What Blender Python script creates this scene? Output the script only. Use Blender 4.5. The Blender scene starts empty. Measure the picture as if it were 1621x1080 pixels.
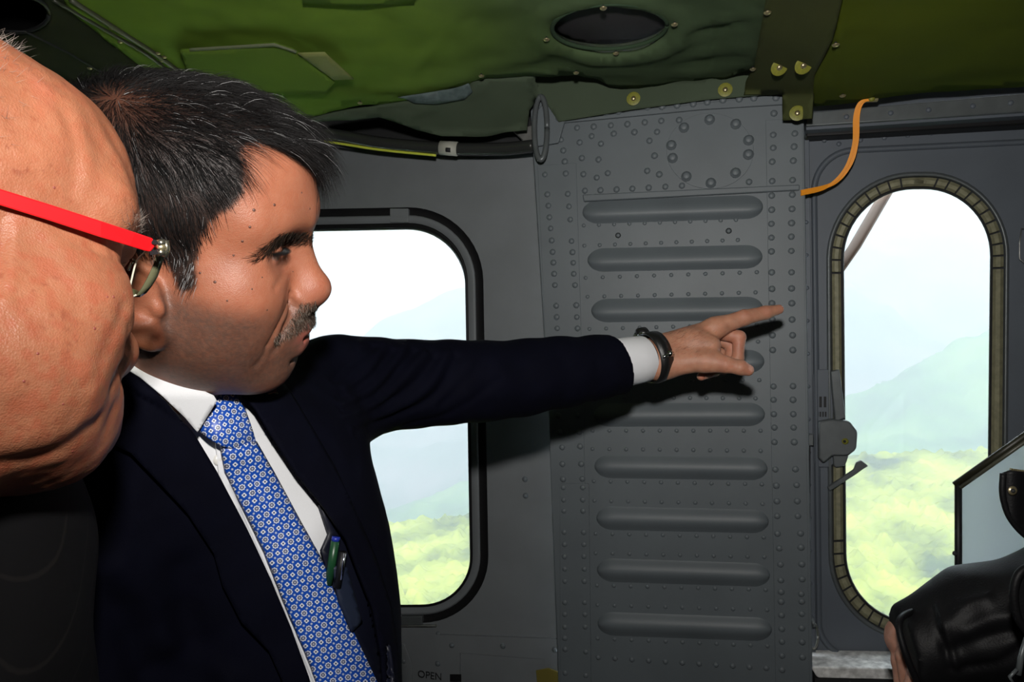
import bpy, bmesh, math, random
import numpy as np
from mathutils import Vector, Matrix, noise as mnoise
from mathutils.geometry import tessellate_polygon, delaunay_2d_cdt
from mathutils.bvhtree import BVHTree

random.seed(7)
rng = np.random.default_rng(7)
SC = bpy.context.scene
COL = SC.collection
F, CX, CY, CZ = 1080.0, 810.5, 540.0, 1.2      # focal length in pixels, image centre, camera height

# ---------------------------------------------------------------- camera, sky, lights, exposure
cam_d = bpy.data.cameras.new('camera')
cam_d.sensor_width = 36.0
cam_d.lens = 36.0 * F / 1621.0
cam_d.clip_start, cam_d.clip_end = 0.02, 20000.0
cam = bpy.data.objects.new('camera', cam_d)
cam.location = (0, 0, CZ)
cam.rotation_euler = (math.pi / 2, 0, 0)
COL.objects.link(cam)
SC.camera = cam

world = bpy.data.worlds.new('sky')
SC.world = world
world.use_nodes = True
wn = world.node_tree
wbg = wn.nodes['Background']
wbg.inputs['Color'].default_value = (0.90, 0.95, 1.0, 1)
wbg.inputs['Strength'].default_value = 4.6

sun_d = bpy.data.lights.new('sun', 'SUN')
sun_d.energy = 3.8
sun_d.angle = math.radians(2.0)
sun_d.color = (1.0, 0.97, 0.9)
sun = bpy.data.objects.new('sun', sun_d)
sun.rotation_euler = (math.radians(42), 0, math.radians(-28))
COL.objects.link(sun)

# the photographer's flash, mounted on top of the camera
fl_d = bpy.data.lights.new('flash', 'AREA')
fl_d.shape = 'DISK'
fl_d.size = 0.05
fl_d.spread = math.radians(160)
fl_d.energy = 7.8
fl_d.color = (1.0, 0.965, 0.92)
fl = bpy.data.objects.new('flash', fl_d)
fl.location = (0.0, 0.0, CZ + 0.17)
fl.rotation_euler = (math.radians(104), 0, math.radians(-14))
COL.objects.link(fl)

vs = SC.view_settings
vs.view_transform = 'Standard'
vs.look = 'None'
vs.exposure = 0.0
vs.gamma = 1.0
vs.use_curve_mapping = False
SC.cycles.use_denoising = True
SC.cycles.max_bounces = 8
SC.cycles.transparent_max_bounces = 24
SC.cycles.volume_bounces = 0
SC.cycles.sample_clamp_indirect = 6.0

# ---------------------------------------------------------------- helpers
def P(px, py, d):
    """point at distance d in front of the camera that shows at pixel (px, py)"""
    return Vector(((px - CX) / F * d, d, CZ - (py - CY) / F * d))

def PA(px, py, d):
    px = np.asarray(px, float); py = np.asarray(py, float); d = np.asarray(d, float)
    return np.stack([(px - CX) / F * d, d + 0 * px, CZ - (py - CY) / F * d], -1)

def pix(v):
    v = np.asarray(v, float)
    d = v[..., 1]
    return np.stack([CX + v[..., 0] / d * F, CY - (v[..., 2] - CZ) / d * F], -1)

def link(o, parent=None):
    COL.objects.link(o)
    if parent is not None:
        o.parent = parent
        o.matrix_parent_inverse = Matrix.Translation(-parent.location)
    return o

def tag(o, label=None, cat=None, group=None, kind=None):
    if label: o['label'] = label
    if cat: o['category'] = cat
    if group: o['group'] = group
    if kind: o['kind'] = kind
    return o

def empty(name, label=None, cat=None, group=None, kind=None, loc=(0, 0, 0)):
    o = bpy.data.objects.new(name, None)
    o.empty_display_size = 0.05
    o.location = loc
    link(o)
    return tag(o, label, cat, group, kind)

def mesh_obj(name, verts, faces, mat=None, parent=None, smooth=True):
    me = bpy.data.meshes.new(name)
    me.from_pydata([tuple(v) for v in verts], [], [tuple(f) for f in faces])
    me.validate()
    if smooth:
        me.polygons.foreach_set('use_smooth', [True] * len(me.polygons))
    if mat: me.materials.append(mat)
    return link(bpy.data.objects.new(name, me), parent)

def bm_obj(name, bm, mat=None, parent=None, smooth=True):
    bmesh.ops.recalc_face_normals(bm, faces=bm.faces)
    me = bpy.data.meshes.new(name)
    bm.to_mesh(me); bm.free()
    if smooth:
        me.polygons.foreach_set('use_smooth', [True] * len(me.polygons))
    if mat: me.materials.append(mat)
    return link(bpy.data.objects.new(name, me), parent)

def np_mesh(name, V, Fq, mat=None, parent=None, smooth=True):
    """fast mesh from numpy arrays; Fq is (n,3) or (n,4)"""
    me = bpy.data.meshes.new(name)
    V = np.ascontiguousarray(V, np.float32); Fq = np.ascontiguousarray(Fq, np.int32)
    k = Fq.shape[1]
    me.vertices.add(len(V)); me.vertices.foreach_set('co', V.ravel())
    me.loops.add(Fq.size); me.loops.foreach_set('vertex_index', Fq.ravel())
    me.polygons.add(len(Fq)); me.polygons.foreach_set('loop_start', np.arange(len(Fq), dtype=np.int32) * k)
    if smooth: me.polygons.foreach_set('use_smooth', np.ones(len(Fq), bool))
    me.update(calc_edges=True)
    if mat: me.materials.append(mat)
    return link(bpy.data.objects.new(name, me), parent)

def color_attr(o, C, name='tint'):
    a = o.data.color_attributes.new(name, 'FLOAT_COLOR', 'POINT')
    C = np.asarray(C, np.float32)
    if C.shape[1] == 3: C = np.concatenate([C, np.ones((len(C), 1), np.float32)], 1)
    a.data.foreach_set('color', C.ravel())

def bevel(o, w=0.002, seg=2, ang=30):
    m = o.modifiers.new('bevel', 'BEVEL'); m.width = w; m.segments = seg
    m.limit_method = 'ANGLE'; m.angle_limit = math.radians(ang)
    return o

def smooth_angle(o, ang=35):
    me = o.data
    me.polygons.foreach_set('use_smooth', [True] * len(me.polygons))
    bm = bmesh.new(); bm.from_mesh(me)
    for e in bm.edges:
        e.smooth = len(e.link_faces) == 2 and e.calc_face_angle(0) < math.radians(ang)
    bm.to_mesh(me); bm.free()
    return o

def tube_np(path, radii, n=10, cap=True, flat=1.0, up=None):
    """verts, quads/tris of a tube along a path; flat squashes the section along its second axis"""
    path = np.asarray(path, float); m = len(path)
    radii = np.broadcast_to(np.asarray(radii, float), (m,))
    T = np.gradient(path, axis=0); T /= np.linalg.norm(T, axis=1)[:, None] + 1e-12
    u = np.array(up if up is not None else ([0, 0, 1.0] if abs(T[0][2]) < .9 else [1.0, 0, 0]), float)
    V = []
    for i in range(m):
        s = np.cross(T[i], u); s /= np.linalg.norm(s) + 1e-12
        u2 = np.cross(s, T[i]); u2 /= np.linalg.norm(u2) + 1e-12
        if up is None: u = u2
        a = np.arange(n) * 2 * np.pi / n
        V.append(path[i] + radii[i] * (np.cos(a)[:, None] * s + flat * np.sin(a)[:, None] * u2))
    V = np.concatenate(V)
    Fs = []
    for i in range(m - 1):
        for j in range(n):
            k = (j + 1) % n
            Fs.append((i * n + j, i * n + k, (i + 1) * n + k, (i + 1) * n + j))
    if cap:
        Fs.append(tuple(range(n))[::-1]); Fs.append(tuple((m - 1) * n + j for j in range(n)))
    return V, Fs

def tube(name, path, radii, mat=None, parent=None, n=10, flat=1.0, up=None):
    V, Fs = tube_np(path, radii, n, True, flat, up)
    return mesh_obj(name, V, Fs, mat, parent)

def spline(pts, n):
    """Catmull-Rom through the points, n samples"""
    p = np.asarray(pts, float)
    p = np.concatenate([[2 * p[0] - p[1]], p, [2 * p[-1] - p[-2]]])
    t = np.linspace(0, len(p) - 3 - 1e-9, n); i = t.astype(int); f = (t - i)[:, None]
    a, b, c, d = p[i], p[i + 1], p[i + 2], p[i + 3]
    return 0.5 * (2 * b + (c - a) * f + (2 * a - 5 * b + 4 * c - d) * f ** 2 + (3 * b - a - 3 * c + d) * f ** 3)

# ---------------------------------------------------------------- materials
def mat(name, col=(0.5, 0.5, 0.5), rough=0.5, metal=0.0, spec=0.5, var=0.0, var_scale=20.0, bump=0.0, bump_scale=200.0,
        coat=0.0, sheen=0.0, attr=None, col2=None, sss=0.0, rough_var=0.0, wave=None):
    m = bpy.data.materials.new(name); m.use_nodes = True
    nt = m.node_tree; N, L = nt.nodes, nt.links
    b = N['Principled BSDF']
    b.inputs['Base Color'].default_value = (*col, 1)
    b.inputs['Roughness'].default_value = rough
    b.inputs['Metallic'].default_value = metal
    b.inputs['Specular IOR Level'].default_value = spec
    b.inputs['Coat Weight'].default_value = coat
    b.inputs['Sheen Weight'].default_value = sheen
    if sss:
        b.inputs['Subsurface Weight'].default_value = sss
        b.inputs['Subsurface Radius'].default_value = (0.012, 0.005, 0.003)
        b.inputs['Subsurface Scale'].default_value = 0.35
    tc = N.new('ShaderNodeTexCoord')
    src = None
    if attr:
        at = N.new('ShaderNodeVertexColor'); at.layer_name = attr
        src = at.outputs['Color']
    if var:
        nz = N.new('ShaderNodeTexNoise'); nz.inputs['Scale'].default_value = var_scale; nz.inputs['Detail'].default_value = 5
        L.new(tc.outputs['Object'], nz.inputs['Vector'])
        mr = N.new('ShaderNodeMapRange'); mr.inputs[1].default_value = 0.3; mr.inputs[2].default_value = 0.7
        L.new(nz.outputs['Fac'], mr.inputs[0])
        mx = N.new('ShaderNodeMix'); mx.data_type = 'RGBA'
        c2 = col2 if col2 else tuple(c * (1 - var) for c in col)
        if src is not None:
            mx.blend_type = 'MULTIPLY'
            L.new(src, mx.inputs[6]); mx.inputs[7].default_value = (1 - var, 1 - var, 1 - var, 1) if not col2 else (*col2, 1)
        else:
            mx.inputs[6].default_value = (*col, 1); mx.inputs[7].default_value = (*c2, 1)
        L.new(mr.outputs[0], mx.inputs[0])
        src = mx.outputs[2]
        if rough_var:
            r2 = N.new('ShaderNodeMapRange'); r2.inputs[3].default_value = rough - rough_var; r2.inputs[4].default_value = rough + rough_var
            L.new(nz.outputs['Fac'], r2.inputs[0]); L.new(r2.outputs[0], b.inputs['Roughness'])
    if src is not None:
        L.new(src, b.inputs['Base Color'])
    if bump:
        nb = N.new('ShaderNodeTexNoise'); nb.inputs['Scale'].default_value = bump_scale; nb.inputs['Detail'].default_value = 3
        L.new(tc.outputs['Object'], nb.inputs['Vector'])
        bp = N.new('ShaderNodeBump'); bp.inputs['Strength'].default_value = bump; bp.inputs['Distance'].default_value = 0.001
        L.new(nb.outputs['Fac'], bp.inputs['Height']); L.new(bp.outputs['Normal'], b.inputs['Normal'])
    return m

M = {}
M['grey'] = mat('grey_paint', (0.192, 0.208, 0.220), 0.5, var=0.14, var_scale=9, bump=0.15, bump_scale=900, spec=0.4)
M['grey_panel'] = mat('grey_panel_paint', (0.130, 0.152, 0.166), 0.48, var=0.16, var_scale=7, bump=0.2, bump_scale=1200, spec=0.45)
M['grey_door'] = mat('grey_door_paint', (0.105, 0.122, 0.145), 0.5, var=0.14, var_scale=8, bump=0.15, bump_scale=900, spec=0.4)
M['rubber'] = mat('black_rubber', (0.008, 0.008, 0.009), 0.5, spec=0.3)
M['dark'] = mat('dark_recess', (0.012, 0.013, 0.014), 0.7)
M['steel'] = mat('worn_steel', (0.42, 0.42, 0.40), 0.38, metal=0.9, var=0.3, var_scale=60)
M['grey_metal'] = mat('grey_metal', (0.13, 0.145, 0.15), 0.4, metal=0.3, var=0.2, var_scale=40)
M['khaki'] = mat('khaki_seal', (0.27, 0.26, 0.16), 0.55, var=0.35, var_scale=90, bump=0.3, bump_scale=500)
M['brass'] = mat('brass_stud', (0.62, 0.52, 0.30), 0.32, metal=0.85, var=0.3, var_scale=200)
M['yellow_washer'] = mat('yellow_washer', (0.24, 0.24, 0.03), 0.5, var=0.3, var_scale=200)
M['sill_white'] = mat('scuffed_sill', (0.92, 0.92, 0.90), 0.6, var=0.55, var_scale=75, bump=0.3, bump_scale=300)
M['orange'] = mat('orange_webbing', (0.95, 0.34, 0.015), 0.55, bump=0.5, bump_scale=700)
# ================================================================ the cabin wall plane
WN = 0.7227
NIN = Vector((-0.2 / WN, -0.6945 / WN, 0))          # normal pointing into the cabin
WU = Vector((0.6945 / WN, -0.2 / WN, 0))            # along the wall, to the right
WZ = Vector((0, 0, 1))
WROT = Matrix((WU, WZ, NIN)).transposed().to_4x4()  # local x along wall, y up, z into the cabin

def wp(px, py, h=0.0):
    a = (px - CX) / F
    d = (1 - h * WN) / (0.2 * a + 0.6945)
    return P(px, py, d)

def wd(px, h=0.0):
    return (1 - h * WN) / (0.2 * (np.asarray(px, float) - CX) / F + 0.6945)

def roundpoly(pts, rad, n=10):
    """rounded polygon; rad one value or one per corner"""
    m = len(pts); rad = [rad] * m if not hasattr(rad, '__len__') else rad
    out = []
    for i in range(m):
        p = Vector(pts[i]).to_2d(); a = (Vector(pts[i - 1]).to_2d() - p); b = (Vector(pts[(i + 1) % m]).to_2d() - p)
        la, lb = a.length, b.length; a.normalize(); b.normalize()
        ang = a.angle(b); r = rad[i]
        if r <= 0:
            out += [tuple(p)] * 1; continue
        t = min(r / math.tan(ang / 2), la * .49, lb * .49); r = t * math.tan(ang / 2)
        c = p + (a + b).normalized() * (r / math.sin(ang / 2))
        s = p + a * t - c; e = p + b * t - c
        tot = s.angle(e); sg = 1 if s.cross(e) > 0 else -1
        for k in range(n):
            v = s.copy(); v.rotate(Matrix.Rotation(sg * tot * k / (n - 1), 2)); out.append(tuple(c + v))
    return out

def plate(name, outer, holes=(), h0=-0.02, h1=0.0, m=None, parent=None, bev=0.0):
    """flat plate on the wall, outline and holes in photo pixels, from depth h0 to h1 (inwards)"""
    loops = [outer] + list(holes)
    V, Fs, base = [], [], 0
    polys = [[wp(x, y, h1) for x, y in lp] for lp in loops]
    flat = [Vector((p.dot(WU), p.z, 0)) for lp in polys for p in lp]
    V = [p for lp in polys for p in lp]; n = len(V)
    V = V + [p - NIN * (h1 - h0) for p in V]
    k = 0; pl = []
    for lp in polys:
        pl.append([flat[k + i] for i in range(len(lp))]); k += len(lp)
    if not holes:
        Fs = [tuple(range(n)), tuple(range(2 * n - 1, n - 1, -1))]
    else:
        for t in tessellate_polygon(pl):
            Fs.append(tuple(t)); Fs.append(tuple(i + n for i in t[::-1]))
    k = 0
    for lp in polys:
        c = len(lp)
        for i in range(c):
            j = (i + 1) % c
            Fs.append((k + i, k + j, n + k + j, n + k + i))
        k += c
    bm = bmesh.new()
    bv = [bm.verts.new(v) for v in V]
    for f in Fs:
        try: bm.faces.new([bv[i] for i in f])
        except ValueError: pass
    o = bm_obj(name, bm, m, parent, smooth=False)
    if bev:
        bevel(o, bev, 2, 40)
        smooth_angle(o, 35)
    return o

def loft(name, loops, m=None, parent=None, closed=True):
    """strip through successive loops [(pixel loop, depth)], closed round"""
    n = len(loops[0][0]); V = [wp(x, y, h) for lp, h in loops for x, y in lp]
    Fs = []
    for a in range(len(loops) - 1):
        for i in range(n if closed else n - 1):
            j = (i + 1) % n
            Fs.append((a * n + i, a * n + j, (a + 1) * n + j, (a + 1) * n + i))
    bm = bmesh.new(); bv = [bm.verts.new(v) for v in V]
    for f in Fs: bm.faces.new([bv[i] for i in f])
    return bm_obj(name, bm, m, parent)

def inset(loop, d):
    """move a pixel loop inwards by d pixels (convex, clockwise or not)"""
    p = np.asarray(loop, float); c = p.mean(0)
    t = np.roll(p, -1, 0) - np.roll(p, 1, 0); t /= np.linalg.norm(t, axis=1)[:, None] + 1e-9
    nrm = np.stack([-t[:, 1], t[:, 0]], 1)
    s = np.sign(((c - p) * nrm).sum(1)); s = np.where(s == 0, 1, s)
    return [tuple(q) for q in p + nrm * (s * d)[:, None]]

def dome_mesh(name, r, hgt, seg=10, flat=False, hexa=False):
    bm = bmesh.new()
    if hexa:
        prof = [(1.5, 0), (1.5, .35), (1.02, .4), (1.0, 1.2), (.8, 1.35), (0, 1.35)]
    else:
        prof = [(1.0, 0), (.86, .45), (.62, .78), (.32, .95), (0, 1.0)]
    rings = []
    for pr, pz in prof[:-1]:
        s = 6 if hexa and pr <= 1.1 else seg
        rings.append([bm.verts.new((r * pr * math.cos(2 * math.pi * i / seg), r * pr * math.sin(2 * math.pi * i / seg), hgt * pz)) for i in range(seg)])
    top = bm.verts.new((0, 0, hgt * prof[-1][1]))
    for a, b in zip(rings, rings[1:]):
        for i in range(seg): bm.faces.new((a[i], a[(i + 1) % seg], b[(i + 1) % seg], b[i]))
    for i in range(seg): bm.faces.new((rings[-1][i], rings[-1][(i + 1) % seg], top))
    me = bpy.data.meshes.new(name); bm.to_mesh(me); bm.free()
    me.polygons.foreach_set('use_smooth', [True] * len(me.polygons))
    return me

def put(name, me, pos, parent, m=None, rot=WROT, scale=1.0):
    o = bpy.data.objects.new(name, me)
    o.matrix_world = Matrix.Translation(pos) @ rot @ Matrix.Scale(scale, 4)
    link(o, parent)
    return o

def wall_box(name, px0, py0, px1, py1, h0, h1, m, parent=None, bev=0.0015):
    return plate(name, [(px0, py0), (px1, py0), (px1, py1), (px0, py1)], (), h0, h1, m, parent, bev)

# ---------------------------------------------------------------- shell
HW = -0.10     # depth of the skin the left window sits in
W1g = roundpoly([(180, 372), (736, 361), (746, 961), (190, 966)], [75, 92, 78, 75], 14)     # glass edge of the left window
W1o = roundpoly([(150, 338), (763, 326), (775, 985), (160, 992)], [100, 118, 105, 100], 14)   # outer edge of its seal
HD = -0.075    # depth of the door skin
W2g = roundpoly([(1334, 300), (1569, 298), (1562, 985), (1340, 985)], [112, 105, 105, 112], 16)
W2o = roundpoly([(1314, 280), (1592, 278), (1586, 1008), (1319, 1008)], [132, 124, 122, 132], 16)

wl = plate('wall_front', [(-330, 80), (905, 80), (905, 1600), (-330, 1600)], [W1o], HW - 0.03, HW, M['grey'])
tag(wl, kind='structure')
door = plate('door_1', [(1255, 130), (2500, 130), (2500, 1750), (1255, 1750)], [W2o], HD - 0.03, HD, M['grey_door'])
tag(door, kind='structure')

def quad_obj(name, pts, m):
    return tag(mesh_obj(name, pts, [(0, 1, 2, 3)], m, smooth=False), kind='structure')

def slab(name, x0, x1, y0, y1, z0, z1, m):
    v = [(x, y, z) for x in (x0, x1) for y in (y0, y1) for z in (z0, z1)]
    f = [(0, 1, 3, 2), (4, 6, 7, 5), (0, 4, 5, 1), (2, 3, 7, 6), (0, 2, 6, 4), (1, 5, 7, 3)]
    return tag(mesh_obj(name, v, f, m, smooth=False), kind='structure')

def deck(name, z0, z1, m):
    e = lambda x: (1 - .2 * x) / .6945 + .13
    q = [(-1.75, -1.5), (1.62, -1.5), (1.62, e(1.62)), (-1.75, e(-1.75))]
    return tag(mesh_obj(name, [(x, y, z0) for x, y in q] + [(x, y, z1) for x, y in q], [(3, 2, 1, 0), (4, 5, 6, 7), (0, 1, 5, 4), (1, 2, 6, 5), (2, 3, 7, 6), (3, 0, 4, 7)], m, smooth=False), kind='structure')
deck('floor', -0.06, 0.0, M['dark'])
deck('ceiling', CZ + 0.60, CZ + 0.64, M['dark'])
slab('wall_left', -1.80, -1.74, -1.5, 2.08, 0.0, CZ + 0.6, M['grey'])
slab('wall_right', 1.60, 1.66, -1.5, 1.2, 0.0, CZ + 0.6, M['grey'])
slab('wall_back', -1.75, 1.62, -1.56, -1.5, 0.0, CZ + 0.6, M['grey'])

# ---------------------------------------------------------------- windows
glass = bpy.data.materials.new('acrylic_pane'); glass.use_nodes = True
nt = glass.node_tree; nt.nodes.clear()
o_ = nt.nodes.new('ShaderNodeOutputMaterial'); mx = nt.nodes.new('ShaderNodeMixShader')
tr = nt.nodes.new('ShaderNodeBsdfTransparent'); gl = nt.nodes.new('ShaderNodeBsdfGlossy')
lw = nt.nodes.new('ShaderNodeLayerWeight'); pw = nt.nodes.new('ShaderNodeMath'); pw.operation = 'POWER'; pw.inputs[1].default_value = 5.0
fr = nt.nodes.new('ShaderNodeMath'); fr.operation = 'MULTIPLY_ADD'; fr.inputs[1].default_value = .5; fr.inputs[2].default_value = .025
nt.links.new(lw.outputs['Facing'], pw.inputs[0]); nt.links.new(pw.outputs[0], fr.inputs[0])
tr.inputs[0].default_value = (0.97, 0.985, 0.98, 1); gl.inputs['Roughness'].default_value = 0.05
nt.links.new(fr.outputs[0], mx.inputs[0]); nt.links.new(tr.outputs[0], mx.inputs[1]); nt.links.new(gl.outputs[0], mx.inputs[2])
nt.links.new(mx.outputs[0], o_.inputs[0])

w1 = empty('window_1', kind='structure', loc=wp(480, 990, HW))
loft('outer_seal', [(W1o, HW + .001), (inset(W1o, 4), HW - .004), (inset(W1o, 13), HW - .004)], M['rubber'], w1)
loft('window_frame', [(inset(W1o, 12), HW - .012), (inset(W1o, 13), HW + .003), (inset(W1o, 16), HW + .005), (inset(W1o, 25), HW - .004)], M['grey'], w1)
loft('gasket', [(inset(W1o, 24), HW - .010), (inset(W1o, 25), HW - .001), (inset(W1o, 29), HW + .000), (W1g, HW - .006), (inset(W1g, 1), HW - .03)], M['rubber'], w1)
plate('pane', inset(W1g, -6), (), HW - .020, HW - .017, glass, w1)
wall_box('clip', 617, 330, 646, 352, HW - .006, HW + .004, M['grey'], w1)
wall_box('clip', 628, 976, 668, 990, HW - .006, HW + .006, M['grey_metal'], w1)
wall_box('sill_strip', 560, 990, 690, 994, HW - .002, HW + .006, M['steel'], w1)

w2 = empty('window_2', kind='structure', loc=wp(1450, 1020, HD))
loft('outer_rim', [(inset(W2o, -7), HD + .000), (inset(W2o, -5), HD + .006), (inset(W2o, -2), HD + .007), (W2o, HD + .004), (inset(W2o, 1), HD - .012)], M['grey_metal'], w2)
loft('inner_rim', [(inset(W2g, -3), HD - .012), (inset(W2g, -2), HD + .001), (W2g, HD + .000), (inset(W2g, 1), HD - .03)], M['dark'], w2)
loft('seal_bed', [(inset(W2o, 0), HD - .008), (inset(W2g, -2), HD - .010)], M['dark'], w2)
plate('pane', inset(W2g, -4), (), HD - .022, HD - .019, glass, w2)

# khaki seal in blocks: short blocks round the corners, long runs on the straights
def seal_blocks():
    a = np.array(inset(W2o, 2.0)); b = np.array(inset(W2g, -4.0)); n = len(a)
    seg = np.linalg.norm(np.roll(a, -1, 0) - a, axis=1); L = np.concatenate([[0], np.cumsum(seg)])
    def at(arr, s):
        s = s % L[-1]; i = min(np.searchsorted(L, s, 'right') - 1, n - 1); f = (s - L[i]) / max(seg[i], 1e-6)
        return arr[i] * (1 - f) + arr[(i + 1) % n] * f
    k = 16
    spans = []
    for c in range(4):
        s0, s1 = L[c * k], L[c * k + k - 1]
        m_ = max(6, int((s1 - s0 + 40) / 19))
        e = np.linspace(s0 - 20, s1 + 20, m_ + 1)
        spans += [(e[i] + 1.6, e[i + 1] - 1.6) for i in range(m_)]
        nx = L[(c + 1) * k] if c < 3 else L[-1]
        spans.append((s1 + 22, nx - 22))
    for s0, s1 in spans:
        m_ = max(3, int((s1 - s0) / 12)); V = []
        for s in np.linspace(s0, s1, m_):
            pa, pb = at(a, s), at(b, s)
            for t, hh in ((0, -.012), (0, -.002), (.3, .003), (.7, .003), (1, -.003), (1, -.012)):
                q = pa * (1 - t) + pb * t; V.append(wp(q[0], q[1], HD + hh))
        Fs = [(i * 6 + j, i * 6 + j + 1, i * 6 + j + 7, i * 6 + j + 6) for i in range(m_ - 1) for j in range(5)]
        Fs += [(0, 1, 2, 3, 4, 5), tuple((m_ - 1) * 6 + j for j in range(6))]
        mesh_obj('seal_block', V, Fs, M['khaki'], w2, smooth=False)
seal_blocks()

# ---------------------------------------------------------------- door skin details
rail = empty('trim_1', kind='structure', loc=wp(1450, 170, 0))
plate('header_rail', [(1276, 178), (1640, 146), (1640, 176), (1276, 200)], (), HD, -.010, M['grey_metal'], rail, .002)
plate('header_lip', [(1276, 200), (1640, 177), (1640, 182), (1276, 206)], (), HD, -.016, M['grey_door'], rail, .001)
plate('header_seal', [(1276, 207), (1640, 183), (1640, 196), (1276, 217)], (), HD, -.040, M['rubber'], rail, .003)
ds = roundpoly([(1283, 236), (1660, 218), (1660, 1040), (1292, 1046)], [70, 30, 30, 60], 12)
loft('door_bead', [(ds, HD + .0005), (inset(ds, 2), HD + .008), (inset(ds, 6), HD + .010), (inset(ds, 10), HD + .0005)], M['grey_door'], door)
plate('door_edge_strip', [(1270, 200), (1281, 200), (1292, 1100), (1281, 1100)], (), HD, HD + .012, M['grey_door'], door, .001)

riv = dome_mesh('rivet', 0.0066, 0.0040)
riv.materials.append(M['grey_panel'])
sriv = dome_mesh('small_rivet', 0.0043, 0.0022, 8); sriv.materials.append(M['grey_panel'])
driv = dome_mesh('door_rivet', 0.005, 0.003, 8); driv.materials.append(M['grey_door'])
hexb = dome_mesh('hex_bolt', 0.0068, 0.007, 12, hexa=True); hexb.materials.append(M['grey_panel'])
for i, (x, y) in enumerate([(1305, 210), (1305, 222), (1328, 228), (1362, 222), (1400, 218), (1437, 214), (1474, 211), (1512, 207), (1550, 204), (1588, 201)]):
    put('rivet', driv, wp(x, y, HD if i > 1 else HD + .004), door)
for x, y in [(1340, 185), (1410, 179), (1470, 174), (1540, 168), (1600, 163)]:
    put('rivet', driv, wp(x, y, -.010), rail)
for y in range(300, 1000, 52):
    put('rivet', driv, wp(1275 + (y - 200) / 900 * 10, y, HD + .012), door, scale=.8)

# sill under the door window
sill = empty('trim_2', kind='structure', loc=wp(1400, 1060, 0))
plate('sill_plate', roundpoly([(1283, 1056), (1640, 1064), (1640, 1082), (1294, 1074)], [3, 3, 3, 8], 6), (), HD, 0.0, M['sill_white'], sill, .003)
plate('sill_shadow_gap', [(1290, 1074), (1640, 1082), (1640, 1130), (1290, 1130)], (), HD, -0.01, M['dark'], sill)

# window latch on the door
lt = empty('window_latch', 'grey lever latch with a yellow bolt head beside the oval door window', 'latch', loc=wp(1325, 700, HD))
plate('latch_bar', [(1315, 588), (1329, 585), (1339, 662), (1322, 668)], (), HD + .004, HD + .020, M['grey_metal'], lt, .002)
plate('back_plate', roundpoly([(1287, 585), (1318, 585), (1320, 740), (1289, 740)], 10, 6), (), HD, HD + .006, M['grey_door'], lt, .001)
plate('latch_body', roundpoly([(1296, 668), (1318, 664), (1345, 667), (1358, 684), (1356, 712), (1343, 722), (1318, 722), (1304, 734), (1296, 726)], [4, 4, 10, 12, 12, 8, 6, 4, 4], 6), (), HD + .002, HD + .024, M['grey_metal'], lt, .003)
plate('cam_plate', roundpoly([(1318, 716), (1346, 716), (1338, 738), (1320, 742)], 6, 5), (), HD + .002, HD + .014, M['grey_metal'], lt, .002)
plate('lever', [(1310, 772), (1352, 744), (1356, 733), (1364, 729), (1375, 738), (1364, 745), (1356, 751), (1314, 778)], (), HD + .010, HD + .020, M['grey_metal'], lt, .002)
yb = dome_mesh('bolt_head', .0062, .004, 12); yb.materials.append(M['yellow_washer'])
put('bolt_head', yb, wp(1338, 699, HD + .024), lt)
pn = dome_mesh('pin', .0028, .003, 8); pn.materials.append(M['dark'])
put('pin', pn, wp(1337, 699, HD + .028), lt)
for k in range(3):
    wall_box('stencil_mark', 1290 + k * 7, 628, 1294 + k * 7, 645, HD + .006, HD + .0064, M['dark'], lt, 0)
for k in range(5):
    wall_box('stencil_mark', 1289 + k * 4.2, 652, 1291.5 + k * 4.2, 660, HD + .006, HD + .0064, M['dark'], lt, 0)

hg = empty('door_slide', 'dark slide bar and bracket on the door edge beside the panel', 'door slide', loc=wp(1279, 750, HD))
wall_box('slide_bar', 1275, 706, 1283, 828, HD + .010, HD + .026, M['rubber'], hg)
wall_box('bracket', 1271, 688, 1288, 706, HD + .010, HD + .030, M['grey_metal'], hg)
kl = empty('clip_ring', 'small steel clip loop hanging at the foot of the riveted panel', 'clip', loc=wp(1290, 1020, HD + .03))
tube('loop', [wp(1288 + 7 * math.cos(t), 1007 + 20 * math.sin(t), HD + .03) for t in np.linspace(0, 2 * math.pi, 25)], .0022, M['steel'], kl, 8)
tube('hook', [wp(1284, 978, HD + .02), wp(1287, 985, HD + .03), wp(1289, 993, HD + .032)], .004, M['grey_metal'], kl, 8)

# ---------------------------------------------------------------- riveted pillar panel
pp = empty('riveted_panel', 'large grey ribbed metal panel covered in rivets between the two windows', 'panel', loc=wp(1080, 1080, 0))
plate('face_sheet', [(838, 150), (1272, 120), (1296, 1700), (905, 1700), (868, 640)], (), -.05, 0, M['grey_panel'], pp, .002)
plate('left_doubler', [(851, 262), (912, 258), (921, 560), (934, 1100), (886, 1100), (868, 640)], (), -.01, .0016, M['grey_panel'], pp, .0006)
plate('right_doubler', [(1212, 190), (1270, 188), (1282, 1100), (1228, 1100)], (), -.01, .0016, M['grey_panel'], pp, .0006)
plate('lower_doubler', [(886, 766), (932, 766), (936, 1100), (887, 1100)], (), -.01, .0030, M['grey_panel'], pp, .0006)
plate('top_flange', [(860, 197), (1000, 176), (1243, 148), (1243, 165), (1112, 173), (1000, 184), (884, 195)], (), -.01, .006, M['grey_panel'], pp, .0015)
plate('top_bar', [(922, 308), (1266, 292), (1266, 301), (924, 319)], (), -.01, .008, M['grey_panel'], pp, .002)
dc = [(1124 + 69 * math.cos(t), 239 + 60 * math.sin(t)) for t in np.linspace(0, 2 * math.pi, 49)[:-1]]
plate('cover_disc', dc, (), -.01, .0014, M['grey_panel'], pp, .0005)
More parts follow.
